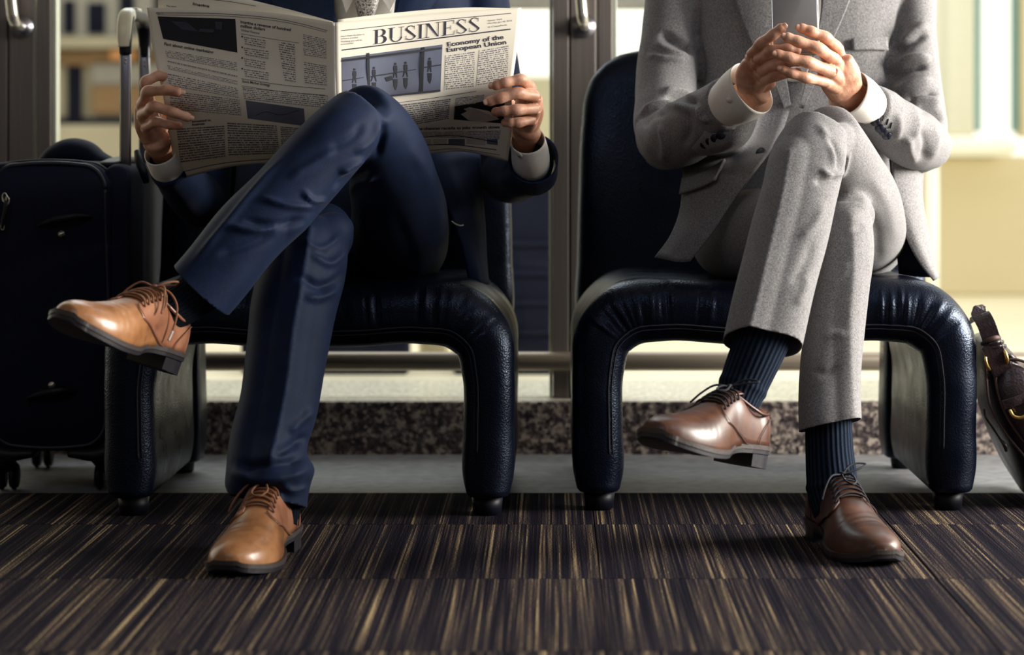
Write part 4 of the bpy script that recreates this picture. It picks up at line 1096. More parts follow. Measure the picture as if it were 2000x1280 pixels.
thP = px([(622, 462, 3.97, 66, 0.062), (600, 470, 4.08, 78, 0.075), (560, 474, 4.25, 90, 0.085), (530, 472, 4.45, 96, 0.09)])
kP = tube([P(635, 480, 3.96), P(626, 455, 3.955), P(620, 440, 3.96)], [0.05, 0.056, 0.045], 10, 24)
pel = px([(560, 470, 4.48, 80, 0.065), (650, 470, 4.48, 85, 0.068), (750, 470, 4.48, 80, 0.065)])
tr = fuse('trousers', [loft(thC, 40, 40, 2.2, capl=0.02), loft(shC, 50, 40, 2.3), kC, loft(shP, 60, 40, 2.3), loft(thP, 30, 40, 2.1, capl=0.02), kP, loft(pel, 16, 30, 2.2, ref=(0, 0, 1), capl=0.03)], 0.0042, 14)
ripple(tr, 0.003, 9, 2)
NF = [
 ([(620, 212), (680, 178), (720, 172), (770, 215)], 10, 0.002),
 ([(560, 300), (500, 368), (430, 452), (372, 520)], 7, 0.004),                # crossed shin ridge
 ([(505, 385), (560, 400), (620, 405)], 6, 0.005), ([(470, 430), (545, 440), (600, 425)], 7, -0.005),
 ([(440, 440), (500, 450), (560, 436)], 6, 0.005), ([(420, 500), (480, 480), (540, 455)], 8, -0.004),
 ([(590, 372), (610, 392), (640, 390)], 5, 0.005), ([(660, 340), (690, 320), (715, 310)], 7, 0.007), ([(650, 372), (690, 345), (725, 335)], 7, -0.008),
 ([(680, 385), (705, 352), (735, 345)], 6, 0.007), ([(690, 300), (730, 270), (742, 230)], 7, 0.004), ([(735, 310), (748, 270), (750, 235)], 6, -0.005),
 ([(640, 290), (690, 268), (712, 240)], 9, -0.003), ([(560, 350), (620, 315), (660, 290)], 8, 0.003),
 ([(604, 455), (590, 540), (572, 640), (556, 760), (540, 840), (528, 905)], 42, 0.010, 's'), ([(604, 455), (590, 540), (572, 640), (556, 760), (540, 840), (528, 905)], 8, 0.002, 's'),   # pressed crease of the planted leg
 ([(575, 540), (620, 560), (660, 548), (685, 510)], 8, -0.006), ([(590, 585), (630, 580), (662, 560)], 7, 0.005), ([(600, 500), (645, 515), (685, 480)], 7, 0.004),
 ([(580, 470), (620, 490), (670, 455)], 6, 0.003), ([(560, 850), (590, 820), (615, 800)], 8, 0.004), ([(530, 900), (570, 870), (605, 850)], 8, -0.005),
 ([(448, 920), (500, 938), (560, 932), (606, 915)], 9, 0.007), ([(460, 905), (510, 912), (560, 905), (600, 890)], 8, -0.007), ([(545, 940), (570, 958), (602, 945)], 8, 0.005), ([(540, 960), (545, 980), (540, 1000)], 8, 0.005), ([(470, 950), (510, 962), (540, 960)], 8, -0.006),
 ([(700, 400), (715, 480), (735, 545)], 9, 0.003), ([(800, 280), (845, 360), (865, 470)], 14, 0.004), ([(770, 420), (800, 490), (810, 545)], 12, -0.003)]
folds(tr, [(q[0], q[1], q[2] * 1.5) + tuple(q[3:]) for q in NF])
cut(tr, (P(342, 528, 3.755) + P(458, 616, 3.755)) / 2, (P(340, 650, 3.755) - P(460, 520, 3.755)), P(375, 590, 3.75), 0.105)
cut(tr, (P(472, 955, 3.73) + P(578, 1003, 3.80)) / 2, (-0.16, -0.22, -1), P(532, 990, 3.78), 0.12)
trA = solid(link('trousers', tr, M['navy'], A, label='navy wool suit trousers'), 0.0022)
# socks and shoes
sock(A, px([(440, 528, 3.76, 46, 0.040), (400, 562, 3.755, 46, 0.040), (362, 588, 3.745, 44, 0.038), (335, 606, 3.735, 42, 0.036), (305, 632, 3.72, 38, 0.034)]), M['sock_black'])
sock(A, [(*P(530, 940, 3.79), 0.045, 0.045), (*P(536, 985, 3.785), 0.042, 0.044), (*P(538, 1030, 3.775), 0.037, 0.044)], M['sock_black'])
make_shoe(A, P(322, 728, 3.755), P(114, 640, 3.495), (0.16, -0.10, 1), 1, TAN, 'tan leather oxford shoe on the raised foot', 0, 1.0, derby=False)
make_shoe(A, (-0.432, 3.822, 0.0), (-0.487, 3.53, 0.0), (0, 0, 1), 1, TAN, 'tan leather oxford shoe on the floor', 1, 1.0, derby=False)
# hands: right hand (picture left) and left hand (picture right)
R4 = [(0.0105, 0.0086), (0.0108, 0.0088), (0.0104, 0.0085), (0.0094, 0.0076)]
hR = make_hand((312, 283, 4.175), [
    [(288, 188, 4.13), (286, 158, 4.10), (308, 148, 4.11), (330, 152, 4.125)],
    [(277, 205, 4.12), (290, 178, 4.07), (328, 176, 4.055), (348, 180, 4.052)],
    [(277, 225, 4.12), (302, 208, 4.065), (342, 221, 4.05), (366, 229, 4.05)],
    [(284, 248, 4.13), (306, 238, 4.09), (332, 244, 4.08), (350, 246, 4.08)]],
    [(310, 262, 4.165), (330, 225, 4.165), (345, 200, 4.16)], (395, 395, 4.44), R4,
    [[(298, 270, 4.16, 24, 0.016), (288, 240, 4.145, 26, 0.015), (284, 210, 4.135, 22, 0.013)]])
hL = make_hand((1027, 258, 4.15), [
    [(1036, 170, 4.09), (1016, 155, 4.055), (985, 162, 4.045), (968, 167, 4.045)],
    [(1046, 188, 4.085), (1008, 182, 4.045), (976, 192, 4.038), (956, 198, 4.04)],
    [(1046, 212, 4.09), (1006, 215, 4.05), (984, 217, 4.05), (968, 219, 4.058)],
    [(1040, 234, 4.10), (1008, 240, 4.07), (996, 240, 4.068), (986, 240, 4.072)]],
    [(1016, 230, 4.15), (990, 200, 4.15), (972, 188, 4.145)], (985, 340, 4.45), R4,
    [[(1028, 250, 4.135, 24, 0.016), (1032, 222, 4.12, 30, 0.016), (1034, 190, 4.11, 26, 0.014)]])
coreA = [loft([(r[0], r[1], r[2], r[3] * 0.86, r[4] * 0.86) for r in nav_torso], 30, 32, 2.3, capl=0.02)]
coreA += [loft([(r[0], r[1], r[2], r[3] * 0.62, r[4] * 0.62) for r in s_], 24, 24, capl=0.005) for s_ in (upL, foL, upR, foR, thC, shC[:-2], thP, shP[:-2])]
ncx, ncz = P(716, -110, 4.47).x, P(716, -110, 4.47).z
coreA += head_parts(ncx, 4.45, ncz)
bm_, hs = body_mesh(coreA, [hR, hL])
bodyA = link('body', bm_, M['skin'], A, label='two hands holding the newspaper by its edges')
for (x, y, Y, ax) in ((355, 179, 4.05, (20, 3)), (372, 230, 4.05, (20, 6)), (961, 168, 4.05, (-18, 3)), (951, 199, 4.05, (-18, 6))):
    bh = bvh_of(hs[0]) if x < 700 else bvh_of(hs[1])
    p, n = onsurf(bh, x, y, 0.0004, Y)
    nail(bodyA, p, P(x + ax[0], y + ax[1], Y) - P(x, y, Y), n)
head_details(A, bodyA, ncx, 4.45, ncz)
# shirt cuffs
open_tube('shirt_cuff', [(333, 332, 4.235, 37, 0.036), (322, 312, 4.20, 35, 0.034), (314, 296, 4.185, 33, 0.032)], M['shirt'], A)
open_tube('shirt_cuff', [(1037, 322, 4.225, 36, 0.036), (1035, 298, 4.18, 36, 0.035), (1031, 274, 4.155, 33, 0.031)], M['shirt'], A)
for o_ in [q for q in A.children if q.name.startswith('shirt_cuff')][-1:]:
    p, n = onsurf(bvh_of(o_.data), 1016, 302, 0.001, 4.15)
    link('cuff_button', cyl_mesh('cuff_button', p, p + n * 0.002, 0.005, 16), M['button_pearl'], A)
open_tube('sleeve_hem', [(1040, 334, 4.255, 48, 0.046), (1041, 310, 4.195, 48, 0.046)], M['navy'], jacketA, 0.003)

# ================================================================== newspaper
NP = thing('newspaper', 'open broadsheet newspaper with BUSINESS masthead held by the navy-suited man', 'newspaper', P(655, 300, 4.05))
left_rows = [[(287, 15, 4.155), (400, 17, 4.11), (530, 25, 4.06), (654, 44, 3.995)],
             [(299, 100, 4.14), (410, 106, 4.10), (535, 116, 4.05), (655, 128, 3.99)],
             [(317, 180, 4.115), (420, 190, 4.075), (540, 203, 4.03), (657, 212, 3.985)],
             [(331, 265, 4.15), (430, 270, 4.12), (540, 272, 4.075), (655, 272, 4.03)],
             [(345, 352, 4.22), (450, 326, 4.18), (545, 318, 4.14), (655, 316, 4.10)]]
right_rows = [[(654, 44, 3.995), (780, 33, 4.045), (900, 22, 4.085), (1018, 15, 4.12)],
              [(655, 128, 3.99), (780, 112, 4.045), (895, 104, 4.08), (1010, 95, 4.11)],
              [(657, 212, 3.985), (790, 210, 4.045), (895, 190, 4.07), (1000, 172, 4.085)],
              [(655, 272, 4.09), (800, 262, 4.14), (900, 242, 4.14), (1000, 245, 4.135)],
              [(655, 330, 4.17), (818, 305, 4.20), (900, 296, 4.19), (992, 315, 4.19)]]
pl = pgrid(left_rows, nu=48, nv=48); pr = pgrid(right_rows, nu=48, nv=48)
lp = obj('left_page', pl, M['paper'], NP, label='left page with the online marketing article'); solid(lp, 0.0006, 0)
rp = obj('right_page', pr, M['paper'], NP, label='front page with the BUSINESS masthead'); solid(rp, 0.0006, 0)
inl = pgrid([[(308, -22, 4.165), (420, -14, 4.125), (540, 12, 4.08), (650, 42, 4.01)], [(312, 100, 4.155), (415, 106, 4.115), (535, 116, 4.065), (652, 128, 4.005)], [(325, 180, 4.13), (425, 190, 4.09), (540, 203, 4.045), (652, 212, 4.0)], [(340, 265, 4.165), (435, 270, 4.135), (540, 272, 4.09), (652, 272, 4.045)]], nu=30, nv=30)
solid(obj('inner_page', inl, M['paper2'], NP), 0.0006, 0)
inr = pgrid([[(660, 38, 4.01), (780, 24, 4.06), (900, 15, 4.10), (1008, 16, 4.13)], [(660, 128, 4.005), (780, 112, 4.06), (895, 104, 4.095), (1002, 95, 4.125)], [(664, 205, 4.0), (790, 205, 4.06), (895, 188, 4.085), (994, 172, 4.10)], [(662, 268, 4.105), (800, 258, 4.155), (900, 240, 4.155), (994, 245, 4.15)]], nu=30, nv=30)
solid(obj('inner_page', inr, M['paper2'], NP), 0.0006, 0)
bL = BVHTree.FromPolygons([Vector(p) for p in pl[0]], pl[1]); bR = BVHTree.FromPolygons([Vector(p) for p in pr[0]], pr[1])
def on(bv, x, y, off=0.0006): return onsurf(bv, x, y, off, 4.08)[0]
def quad_print(bv, page, name, c, mat, nx=12, ny=10, uvs=(1, 1), off=0.0007):
    """printed block: corners tl,tr,br,bl in picture coordinates, lying on the page"""
    tl, tr, br, bl = [np.array(q, float) for q in c]
    v = []; f = []; uvl = []
    for j in range(ny + 1):
        for i in range(nx + 1):
            s, t = i / nx, j / ny
            q = (tl * (1 - s) + tr * s) * (1 - t) + (bl * (1 - s) + br * s) * t
            v.append(on(bv, q[0], q[1], off)); uvl.append((s * uvs[0], (1 - t) * uvs[1]))
    for j in range(ny):
        for i in range(nx): f.append((j*(nx+1) + i, (j+1)*(nx+1) + i, (j+1)*(nx+1) + i + 1, j*(nx+1) + i + 1))
    me = mesh(name, v, f)
    uv = me.uv_layers.new(name='UVMap')
    for l in me.loops: uv.data[l.index].uv = uvl[l.vertex_index]
    return link(name, me, mat, page)
def poly_print(bv, page, name, polys, mat, off=0.0012):
    v = []; f = []
    for pts in polys:
        f.append(tuple(range(len(v), len(v) + len(pts)))); v += [on(bv, x, y, off) for x, y in pts]
    return link(name, mesh(name, v, f), mat, page, smooth=False)
def line_print(bv, page, pts, w, name='rule'):
    polys = []
    P_ = interp([(x, y, 0) for x, y in pts], 14)[:, :2]
    for a, b in zip(P_[:-1], P_[1:]): polys.append([(a[0], a[1] - w / 2), (b[0], b[1] - w / 2), (b[0], b[1] + w / 2), (a[0], a[1] + w / 2)])
    return poly_print(bv, page, name, polys, M['ink'], 0.001)
def glyphs(text, bold=0.0):
    cu = bpy.data.curves.new('t', 'FONT'); cu.body = text; cu.resolution_u = 3; cu.offset = bold
    o = bpy.data.objects.new('t', cu); COL.objects.link(o)
    dg = bpy.context.evaluated_depsgraph_get()
    me = bpy.data.meshes.new_from_object(o.evaluated_get(dg))
    bpy.data.objects.remove(o)
    return me
def text_print(bv, page, text, a, b, h, bold=0.012, name='headline', mat=None, off=0.001):
    me = glyphs(text, bold)
    c = coords(me)
    w = c[:, 0].max() - c[:, 0].min(); x0 = c[:, 0].min()
    a = np.array(a, float); b = np.array(b, float); d = b - a; n_ = np.array([d[1], -d[0]]) / np.linalg.norm(d)
    if n_[1] > 0: n_ = -n_
    out = []
    for p in c:
        q = a + d * (p[0] - x0) / w + n_ * p[1] * h / 0.70
        out.append(on(bv, q[0], q[1], off))
    setco(me, np.array([tuple(p) for p in out]))
    return link(name, me, mat or M['ink'], page, smooth=False)
# masthead letters with thick stems, hairlines and serifs
def serif_word(bv, page, word, a, b, h):
    def rect(x0, y0, x1, y1): return [(x0, y0), (x1, y0), (x1, y1), (x0, y1)]
    def arc(cx, cy, rx, ry, a0, a1, t0, t1, n=12):
        out = []
        for i in range(n):
            u0, u1 = i / n, (i + 1) / n
            q = []
            for u, s in ((u0, 1), (u1, 1), (u1, -1), (u0, -1)):
                an = math.radians(a0 + (a1 - a0) * u); th = t0 + (t1 - t0) * math.sin(math.pi * u)
                q.append((cx + (rx + s * th / 2) * math.cos(an), cy + (ry + s * min(th, 0.08) / 2) * math.sin(an)))
            out.append(q)
        return out
    S_ = 0.13; Hh = 0.035
    G = {}
    G['I'] = (0.42, [rect(0.15, 0, 0.15 + S_, 1), rect(0.03, 0, 0.40, Hh), rect(0.03, 1 - Hh, 0.40, 1)])
    G['B'] = (0.86, [rect(0.15, 0, 0.15 + S_, 1), rect(0.03, 0, 0.5, Hh), rect(0.03, 1 - Hh, 0.48, 1), rect(0.2, 0.5, 0.5, 0.5 + Hh)] + arc(0.47, 0.765, 0.20, 0.217, 90, -90, 0.035, 0.15) + arc(0.49, 0.267, 0.24, 0.25, 90, -90, 0.035, 0.16))
    G['U'] = (0.98, [rect(0.15, 0.3, 0.15 + S_, 1), rect(0.02, 1 - Hh, 0.42, 1), rect(0.79, 0.3, 0.83, 1), rect(0.66, 1 - Hh, 0.96, 1)] + arc(0.512, 0.3, 0.298, 0.29, 180, 360, 0.09, 0.05))
    G['N'] = (1.02, [rect(0.15, 0, 0.19, 1), rect(0.02, 0, 0.32, Hh), rect(0.82, 0, 0.86, 1), rect(0.70, 1 - Hh, 0.99, 1), rect(0.02, 1 - Hh, 0.25, 1), [(0.13, 1), (0.30, 1), (0.87, 0.0), (0.80, 0.0)]])
    G['E'] = (0.82, [rect(0.15, 0, 0.15 + S_, 1), rect(0.03, 0, 0.76, Hh), rect(0.03, 1 - Hh, 0.74, 1), rect(0.2, 0.49, 0.55, 0.49 + Hh), [(0.70, 1), (0.74, 1), (0.74, 0.74), (0.715, 0.74)], [(0.72, 0), (0.76, 0), (0.78, 0.28), (0.755, 0.28)], [(0.53, 0.36), (0.56, 0.36), (0.56, 0.66), (0.53, 0.66)]])
    G['S'] = (0.74, arc(0.37, 0.74, 0.24, 0.238, 30, 180, 0.03, 0.05) + arc(0.37, 0.26, 0.26, 0.238, -150, 0, 0.03, 0.05) + [[(0.07, 0.74), (0.19, 0.78), (0.36, 0.60), (0.33, 0.47)], [(0.33, 0.47), (0.36, 0.60), (0.69, 0.24), (0.57, 0.24)], [(0.57, 0.26), (0.69, 0.26), (0.66, 0.14), (0.56, 0.10)], [(0.07, 0.74), (0.19, 0.76), (0.20, 0.86), (0.11, 0.86)], rect(0.58, 0.70, 0.61, 0.97), rect(0.09, 0.03, 0.12, 0.32)])
    tot = sum(G[c][0] for c in word)
    a = np.array(a, float); b = np.array(b, float); d = (b - a) / tot
    x = 0
    for ch in word:
        w, polys = G[ch]
        fine = []
        for pl_ in polys:
            fine.append([tuple(a + d * (x + u) + np.array([0.02, -1]) * vv * h) for u, vv in pl_])
        poly_print(bv, page, 'masthead_letter', fine, M['ink'], 0.0012)
        x += w
serif_word(bR, rp, 'BUSINESS', (728, 87), (938, 61), 28)
line_print(bR, rp, [(667, 60), (820, 43), (998, 26)], 1.2)
line_print(bR, rp, [(668, 98), (820, 79), (997, 57)], 2.2)
for k_, (s_, x_) in enumerate((('Learn from the best to', 712), ('achieve success.', 700), ('Thinking you will be', 707), ('successful', 690))):
    y_ = 72.5 + k_ * 4.7 + (1.2 if k_ > 1 else 0)
    text_print(bR, rp, s_, (666, y_), (x_, y_ - (x_ - 666) * 0.09), 3.0, 0.0, 'small_print')
for k_, (s_, x_) in enumerate((('Issue: 764', 980), ('Monday, Jan 18, 2016', 1000), ('# Classifieds', 990))):
    y_ = 42 + k_ * 5.2 + (2 if k_ == 2 else 0)
    text_print(bR, rp, s_, (953, y_), (x_, y_ - (x_ - 953) * 0.12), 2.8, 0.0, 'small_print')
text_print(bR, rp, 'Economy of the', (874, 91), (984, 76), 8.5, 0.02)
text_print(bR, rp, 'European Union', (873, 102), (989, 86), 8.5, 0.02)
quad_print(bR, rp, 'text_column', [(870, 108), (928, 100), (925, 170), (868, 176)], M['text'], 8, 10, (22, 17))
quad_print(bR, rp, 'text_column', [(936, 98), (994, 88), (990, 158), (930, 168)], M['text'], 8, 10, (22, 17))
quad_print(bR, rp, 'printed_photo', [(667, 113), (864, 87), (860, 178), (668, 199)], M['photo_sky'], 16, 10)
sil = [[(667, 117), (863, 92), (863, 96), (667, 121)], [(716, 104), (721, 103), (723, 192), (718, 192)], [(823, 93), (829, 92), (826, 180), (817, 181)], [(669, 157), (710, 151), (710, 152.5), (669, 159)], [(724, 149), (812, 135), (812, 136.5), (724, 151)], [(828, 131), (861, 126), (861, 128), (828, 133)],
       [(668, 196), (860, 175), (860, 179), (668, 199)]]
def walker(x, y, s, dx=0, refl=True):
    o = []
    circ = [(x + 2.2*s*math.cos(a), y + 2.4*s*math.sin(a)) for a in np.linspace(0, 2*math.pi, 9)[:-1]]
    o.append(circ)
    o.append([(x - 3*s, y + 3*s), (x + 3*s, y + 3*s), (x + 3.6*s, y + 11*s), (x + 2.6*s, y + 14*s), (x - 2.6*s, y + 14*s), (x - 3.4*s, y + 10*s)])
    o.append([(x - 2.4*s, y + 13*s), (x + 0.4*s, y + 13*s), (x - 2.6*s - dx, y + 25*s), (x - 4.2*s - dx, y + 25*s)])
    o.append([(x - 0.4*s, y + 13*s), (x + 2.4*s, y + 13*s), (x + 3.4*s + dx, y + 25*s), (x + 1.8*s + dx, y + 25*s)])
    if refl: o.append([(x - 4*s, y + 27*s), (x + 4*s, y + 27*s), (x + 3*s, y + 40*s), (x + 0.5*s, y + 47*s), (x - 3*s, y + 40*s)])
    return o
for w_ in ((692, 136, 1.05, 0), (730, 133, 1.05, 2), (772, 125, 1.1, 0), (792, 123, 1.1, 1), (839, 115, 1.05, 0)): sil += walker(*w_)
sil.append([(751, 152), (764, 148), (768, 156), (755, 160)])
poly_print(bR, rp, 'photo_silhouettes', sil, M['photo_dark'])
line_print(bR, rp, [(720, 207), (820, 195), (930, 178)], 0.8)
quad_print(bR, rp, 'text_column', [(780, 204), (880, 192), (876, 232), (784, 248)], M['text_dense'], 8, 8, (36, 11))
quad_print(bR, rp, 'text_column', [(890, 191), (946, 184), (944, 200), (888, 206)], M['text_dense'], 6, 4, (24, 6))
quad_print(bR, rp, 'printed_photo', [(888, 207), (986, 190), (984, 241), (886, 233)], M['photo_dark'], 10, 8)
poly_print(bR, rp, 'photo_shape', [[(900, 222), (925, 210), (955, 216), (975, 232), (945, 238), (915, 234)], [(905, 212), (918, 208), (930, 212), (915, 218)]], M['photo_pale'])
text_print(bR, rp, 'rate rise chances recede as jobs growth slows', (792, 254), (976, 250), 5.5, 0.02)
quad_print(bR, rp, 'text_column', [(786, 258), (978, 254), (975, 272), (792, 266)], M['text_dense'], 12, 4, (80, 7))
line_print(bR, rp, [(795, 271), (880, 264), (972, 277)], 1.6)
for a_, b_, mt in ((808, 842, 'photo_pale'), (846, 873, 'photo_pale'), (876, 908, 'photo_mid'), (911, 948, 'photo_pale'), (951, 972, 'photo_mid')):
    quad_print(bR, rp, 'table_cell', [(a_, 271), (b_, 271), (b_, 283), (a_, 281)], M[mt], 4, 3)
line_print(bR, rp, [(800, 284), (880, 282), (970, 292)], 1.4)
line_print(bR, rp, [(815, 296), (890, 290), (976, 302)], 0.9)
# inner sheet showing above the left page
bI = BVHTree.FromPolygons([Vector(p) for p in inl[0]], inl[1])
ip = [q for q in NP.children if q.name.startswith('inner_page')][0]
text_print(bI, ip, 'Imagine', (377, 10), (409, 15), 5.5, 0.02)
text_print(bI, ip, 'The latest', (325, 13.5), (345, 14.2), 3.5, 0.0, 'small_print')
line_print(bI, ip, [(400, -2), (440, 2), (500, 12)], 0.8)
# left page
line_print(bL, lp, [(305, 25), (450, 28), (560, 40), (640, 60)], 0.9)
line_print(bL, lp, [(307, 29), (450, 32), (560, 44), (638, 63)], 0.7)
text_print(bL, lp, 'Page 27', (306, 27.6), (320, 27.8), 2.6, 0, 'small_print')
quad_print(bL, lp, 'printed_photo', [(308, 32), (460, 37), (464, 103), (319, 76)], M['photo_dark'], 14, 8)
poly_print(bL, lp, 'photo_shape', [[(335, 41), (365, 43), (388, 62), (356, 58)], [(392, 56), (420, 58), (416, 64), (388, 62)], [(421, 42), (435, 43), (434, 58), (422, 57)]], plain('photo_shadow_tone', S(52, 54, 70), 0.7))
text_print(bL, lp, 'Fact about online marketing', (321, 88), (417, 105), 5.6, 0.02)
text_print(bL, lp, 'Imagine a revenue of hundred', (470, 45), (568, 61), 5.6, 0.02)
text_print(bL, lp, 'million dollars', (470, 53), (518, 60), 5.6, 0.02)
text_print(bL, lp, 'Global Finance', (471, 60.5), (507, 67), 4.2, 0.0)
text_print(bL, lp, 'Stock Market Strategy', (473, 161), (528, 169), 5, 0.008)
for (c_, uv_) in (([(323, 97), (463, 122), (464, 139), (325, 112)], (60, 5)), ([(326, 117), (464, 147), (464, 152), (327, 122)], (60, 1)), ([(327, 127), (464, 158), (465, 166), (328, 135)], (60, 3)), ([(328, 143), (465, 172), (466, 192), (330, 168)], (60, 6)), ([(331, 176), (468, 194), (472, 226), (334, 214)], (60, 9))):
    quad_print(bL, lp, 'text_column', c_, M['text'], 14, 5, uv_)
for k_ in range(4):
    y_ = 70 + k_ * 21
    quad_print(bL, lp, 'text_column', [(477, y_ + 1), (520 + k_ % 2 * 6, y_ + 8), (518 + k_ % 2 * 6, y_ + 25), (478, y_ + 17)], M['text'], 5, 4, (20, 4))
    poly_print(bL, lp, 'bullet', [[(472, y_), (475, y_), (475, y_ + 3), (472, y_ + 3)]], M['ink'])
quad_print(bL, lp, 'text_column', [(543, 80), (576, 86), (578, 162), (556, 158)], M['text'], 5, 8, (10, 17))
quad_print(bL, lp, 'text_column', [(592, 66), (638, 76), (638, 115), (593, 108)], M['text'], 6, 6, (20, 12))
quad_print(bL, lp, 'text_column', [(594, 120), (638, 128), (639, 168), (595, 163)], M['text'], 6, 6, (20, 11))
line_print(bL, lp, [(471, 66), (530, 76), (584, 84)], 0.7)
line_print(bL, lp, [(472, 154), (550, 166), (636, 174)], 0.8)
line_print(bL, lp, [(472, 168), (550, 179), (636, 186)], 0.7)
quad_print(bL, lp, 'text_column', [(474, 170), (640, 186), (640, 212), (476, 194)], M['text'], 12, 5, (76, 7))
quad_print(bL, lp, 'printed_photo', [(480, 196), (594, 212), (596, 246), (484, 231)], M['photo_mid'], 10, 6)
line_print(bL, lp, [(500, 225), (520, 218), (545, 224), (585, 215)], 1.0, 'chart_line')
quad_print(bL, lp, 'text_column', [(345, 250), (438, 244), (440, 306), (352, 318)], M['text_dense'], 8, 8, (36, 14))
quad_print(bL, lp, 'text_column', [(444, 238), (540, 244), (545, 300), (446, 304)], M['text_dense'], 8, 8, (38, 14))
quad_print(bL, lp, 'text_column', [(548, 246), (600, 250), (600, 296), (550, 300)], M['text_dense'], 5, 8, (24, 15))
text_print(bL, lp, 'Invested in', (376, 239), (412, 236), 4.5, 0.02)
text_print(bL, lp, 'business', (376, 245), (400, 243), 4.5, 0.02)
line_print(bL, lp, [(352, 336), (430, 319), (540, 309)], 1.2)
# ================================================================== man in the grey suit
B = thing('person', 'person in a light grey suit and brown shoes holding a phone, legs crossed', 'person', (0.46, 4.45, 0.4), group='seated men')
gt = px([(1565, 500, 4.46, 200, 0.12), (1565, 420, 4.47, 195, 0.125), (1562, 320, 4.48, 188, 0.125), (1560, 210, 4.49, 195, 0.125), (1558, 100, 4.50, 212, 0.13), (1555, 0, 4.51, 228, 0.13), (1552, -90, 4.52, 225, 0.11), (1550, -145, 4.52, 120, 0.085)])
gupR = px([(1330, -70, 4.50, 62, 0.062), (1315, 20, 4.48, 58, 0.06), (1305, 110, 4.45, 58, 0.06), (1300, 190, 4.41, 60, 0.06), (1297, 250, 4.36, 58, 0.058), (1300, 280, 4.33, 50, 0.05)])
gfoR = px([(1292, 268, 4.35, 52, 0.052), (1318, 268, 4.28, 62, 0.058), (1360, 243, 4.20, 62, 0.055), (1400, 218, 4.13, 57, 0.05), (1427, 201, 4.09, 54, 0.047)])
gupL = px([(1775, -70, 4.50, 55, 0.062), (1782, 20, 4.48, 46, 0.06), (1785, 110, 4.45, 47, 0.06), (1788, 190, 4.41, 54, 0.06), (1798, 250, 4.36, 52, 0.058), (1798, 285, 4.33, 46, 0.05)])
gfoL = px([(1808, 285, 4.35, 46, 0.050), (1785, 272, 4.28, 58, 0.058), (1750, 246, 4.20, 55, 0.055), (1715, 217, 4.13, 47, 0.05), (1692, 203, 4.09, 43, 0.046)])
jg = fuse('jacket', [loft(gt, 40, 48, 2.5, capl=0.02), loft(gupR, 30, 32, 2.1, capl=0.05), loft(gfoR, 24, 32, 2.1), loft(gupL, 30, 32, 2.1, capl=0.05), loft(gfoL, 24, 32, 2.1)], 0.0045, 4)
ripple(jg, 0.003, 16, 5)
GF = [
 ([(1285, 65), (1320, 80), (1362, 105)], 8, -0.010), ([(1275, 82), (1310, 100), (1350, 112)], 7, 0.005), ([(1262, 108), (1300, 114), (1345, 120)], 5, 0.004),
 ([(1300, 195), (1330, 192), (1362, 200)], 7, -0.010), ([(1290, 178), (1330, 180), (1355, 190)], 6, 0.006), ([(1250, 225), (1280, 208), (1320, 205), (1350, 212)], 7, 0.007),
 ([(1255, 250), (1272, 228), (1300, 222)], 6, -0.006), ([(1245, 215), (1252, 260), (1275, 310)], 8, 0.004), ([(1290, 240), (1300, 280), (1295, 320)], 8, 0.004), ([(1340, 215), (1345, 250), (1335, 290)], 8, -0.004), ([(1365, 205), (1372, 230), (1390, 235)], 6, 0.004),
 ([(1368, -10), (1360, 60), (1372, 140), (1362, 185)], 6, -0.004),                          # armhole
 ([(1765, -10), (1752, 60), (1736, 110), (1732, 165)], 6, -0.004),
 ([(1745, 110), (1780, 80), (1815, 65)], 8, -0.006), ([(1752, 95), (1785, 62), (1815, 45)], 8, 0.005), ([(1738, 140), (1775, 115), (1820, 112)], 7, 0.007), ([(1735, 160), (1770, 135), (1815, 128)], 7, -0.007),
 ([(1740, 185), (1780, 165), (1825, 155)], 8, 0.006), ([(1760, 195), (1800, 180), (1836, 180)], 7, -0.008), ([(1775, 200), (1812, 196), (1840, 205)], 7, 0.006),
 ([(1790, 215), (1822, 218), (1842, 240)], 7, -0.006), ([(1782, 205), (1790, 240), (1780, 275)], 7, 0.005), ([(1770, 262), (1778, 295), (1790, 320)], 8, 0.005), ([(1815, 235), (1830, 270), (1815, 315)], 8, 0.004), ([(1800, 250), (1808, 280), (1800, 315)], 7, -0.004), ([(1750, 215), (1756, 245), (1748, 275)], 8, 0.003)]
folds(jg, [(q[0], q[1], q[2] * 2.0) for q in GF])
jacketB = link('jacket', jg, M['grey'], B, label='light grey wool suit jacket')
bg = bvh_of(jg)
def drape(bv, rows_, off): return [[onsurf(bv, x, y, off, 4.36)[0] for x, y in r] for r in rows_]
for rows_ in ([[(1428, -40), (1450, -40), (1480, -40), (1512, -40)], [(1446, 20), (1464, 18), (1488, 14), (1508, 10)], [(1474, 95), (1488, 88), (1500, 80), (1512, 72)], [(1515, 170), (1522, 166), (1530, 162), (1536, 158)], [(1532, 212), (1536, 210), (1540, 208), (1544, 206)]],
              [[(1605, -40), (1625, -40), (1648, -40), (1672, -40)], [(1602, 20), (1616, 22), (1632, 24), (1648, 24)], [(1592, 80), (1600, 84), (1610, 88), (1618, 92)], [(1572, 160), (1577, 162), (1582, 164), (1588, 166)], [(1560, 212), (1563, 212), (1566, 213), (1569, 214)]]):
    solid(obj('lapel', grid_sheet(drape(bg, rows_, 0.009), 18, 30), M['grey'], jacketB), 0.007, -1)
solid(obj('shirt', grid_sheet(drape(bg, [[(1512, -40), (1540, -40), (1575, -40), (1605, -40)], [(1510, 40), (1540, 40), (1570, 40), (1600, 40)], [(1520, 110), (1540, 112), (1560, 112), (1588, 110)], [(1536, 158), (1545, 160), (1558, 160), (1570, 160)]], 0.002), 16, 16), M['shirt'], B, label='white shirt front behind the phone'), 0.002)
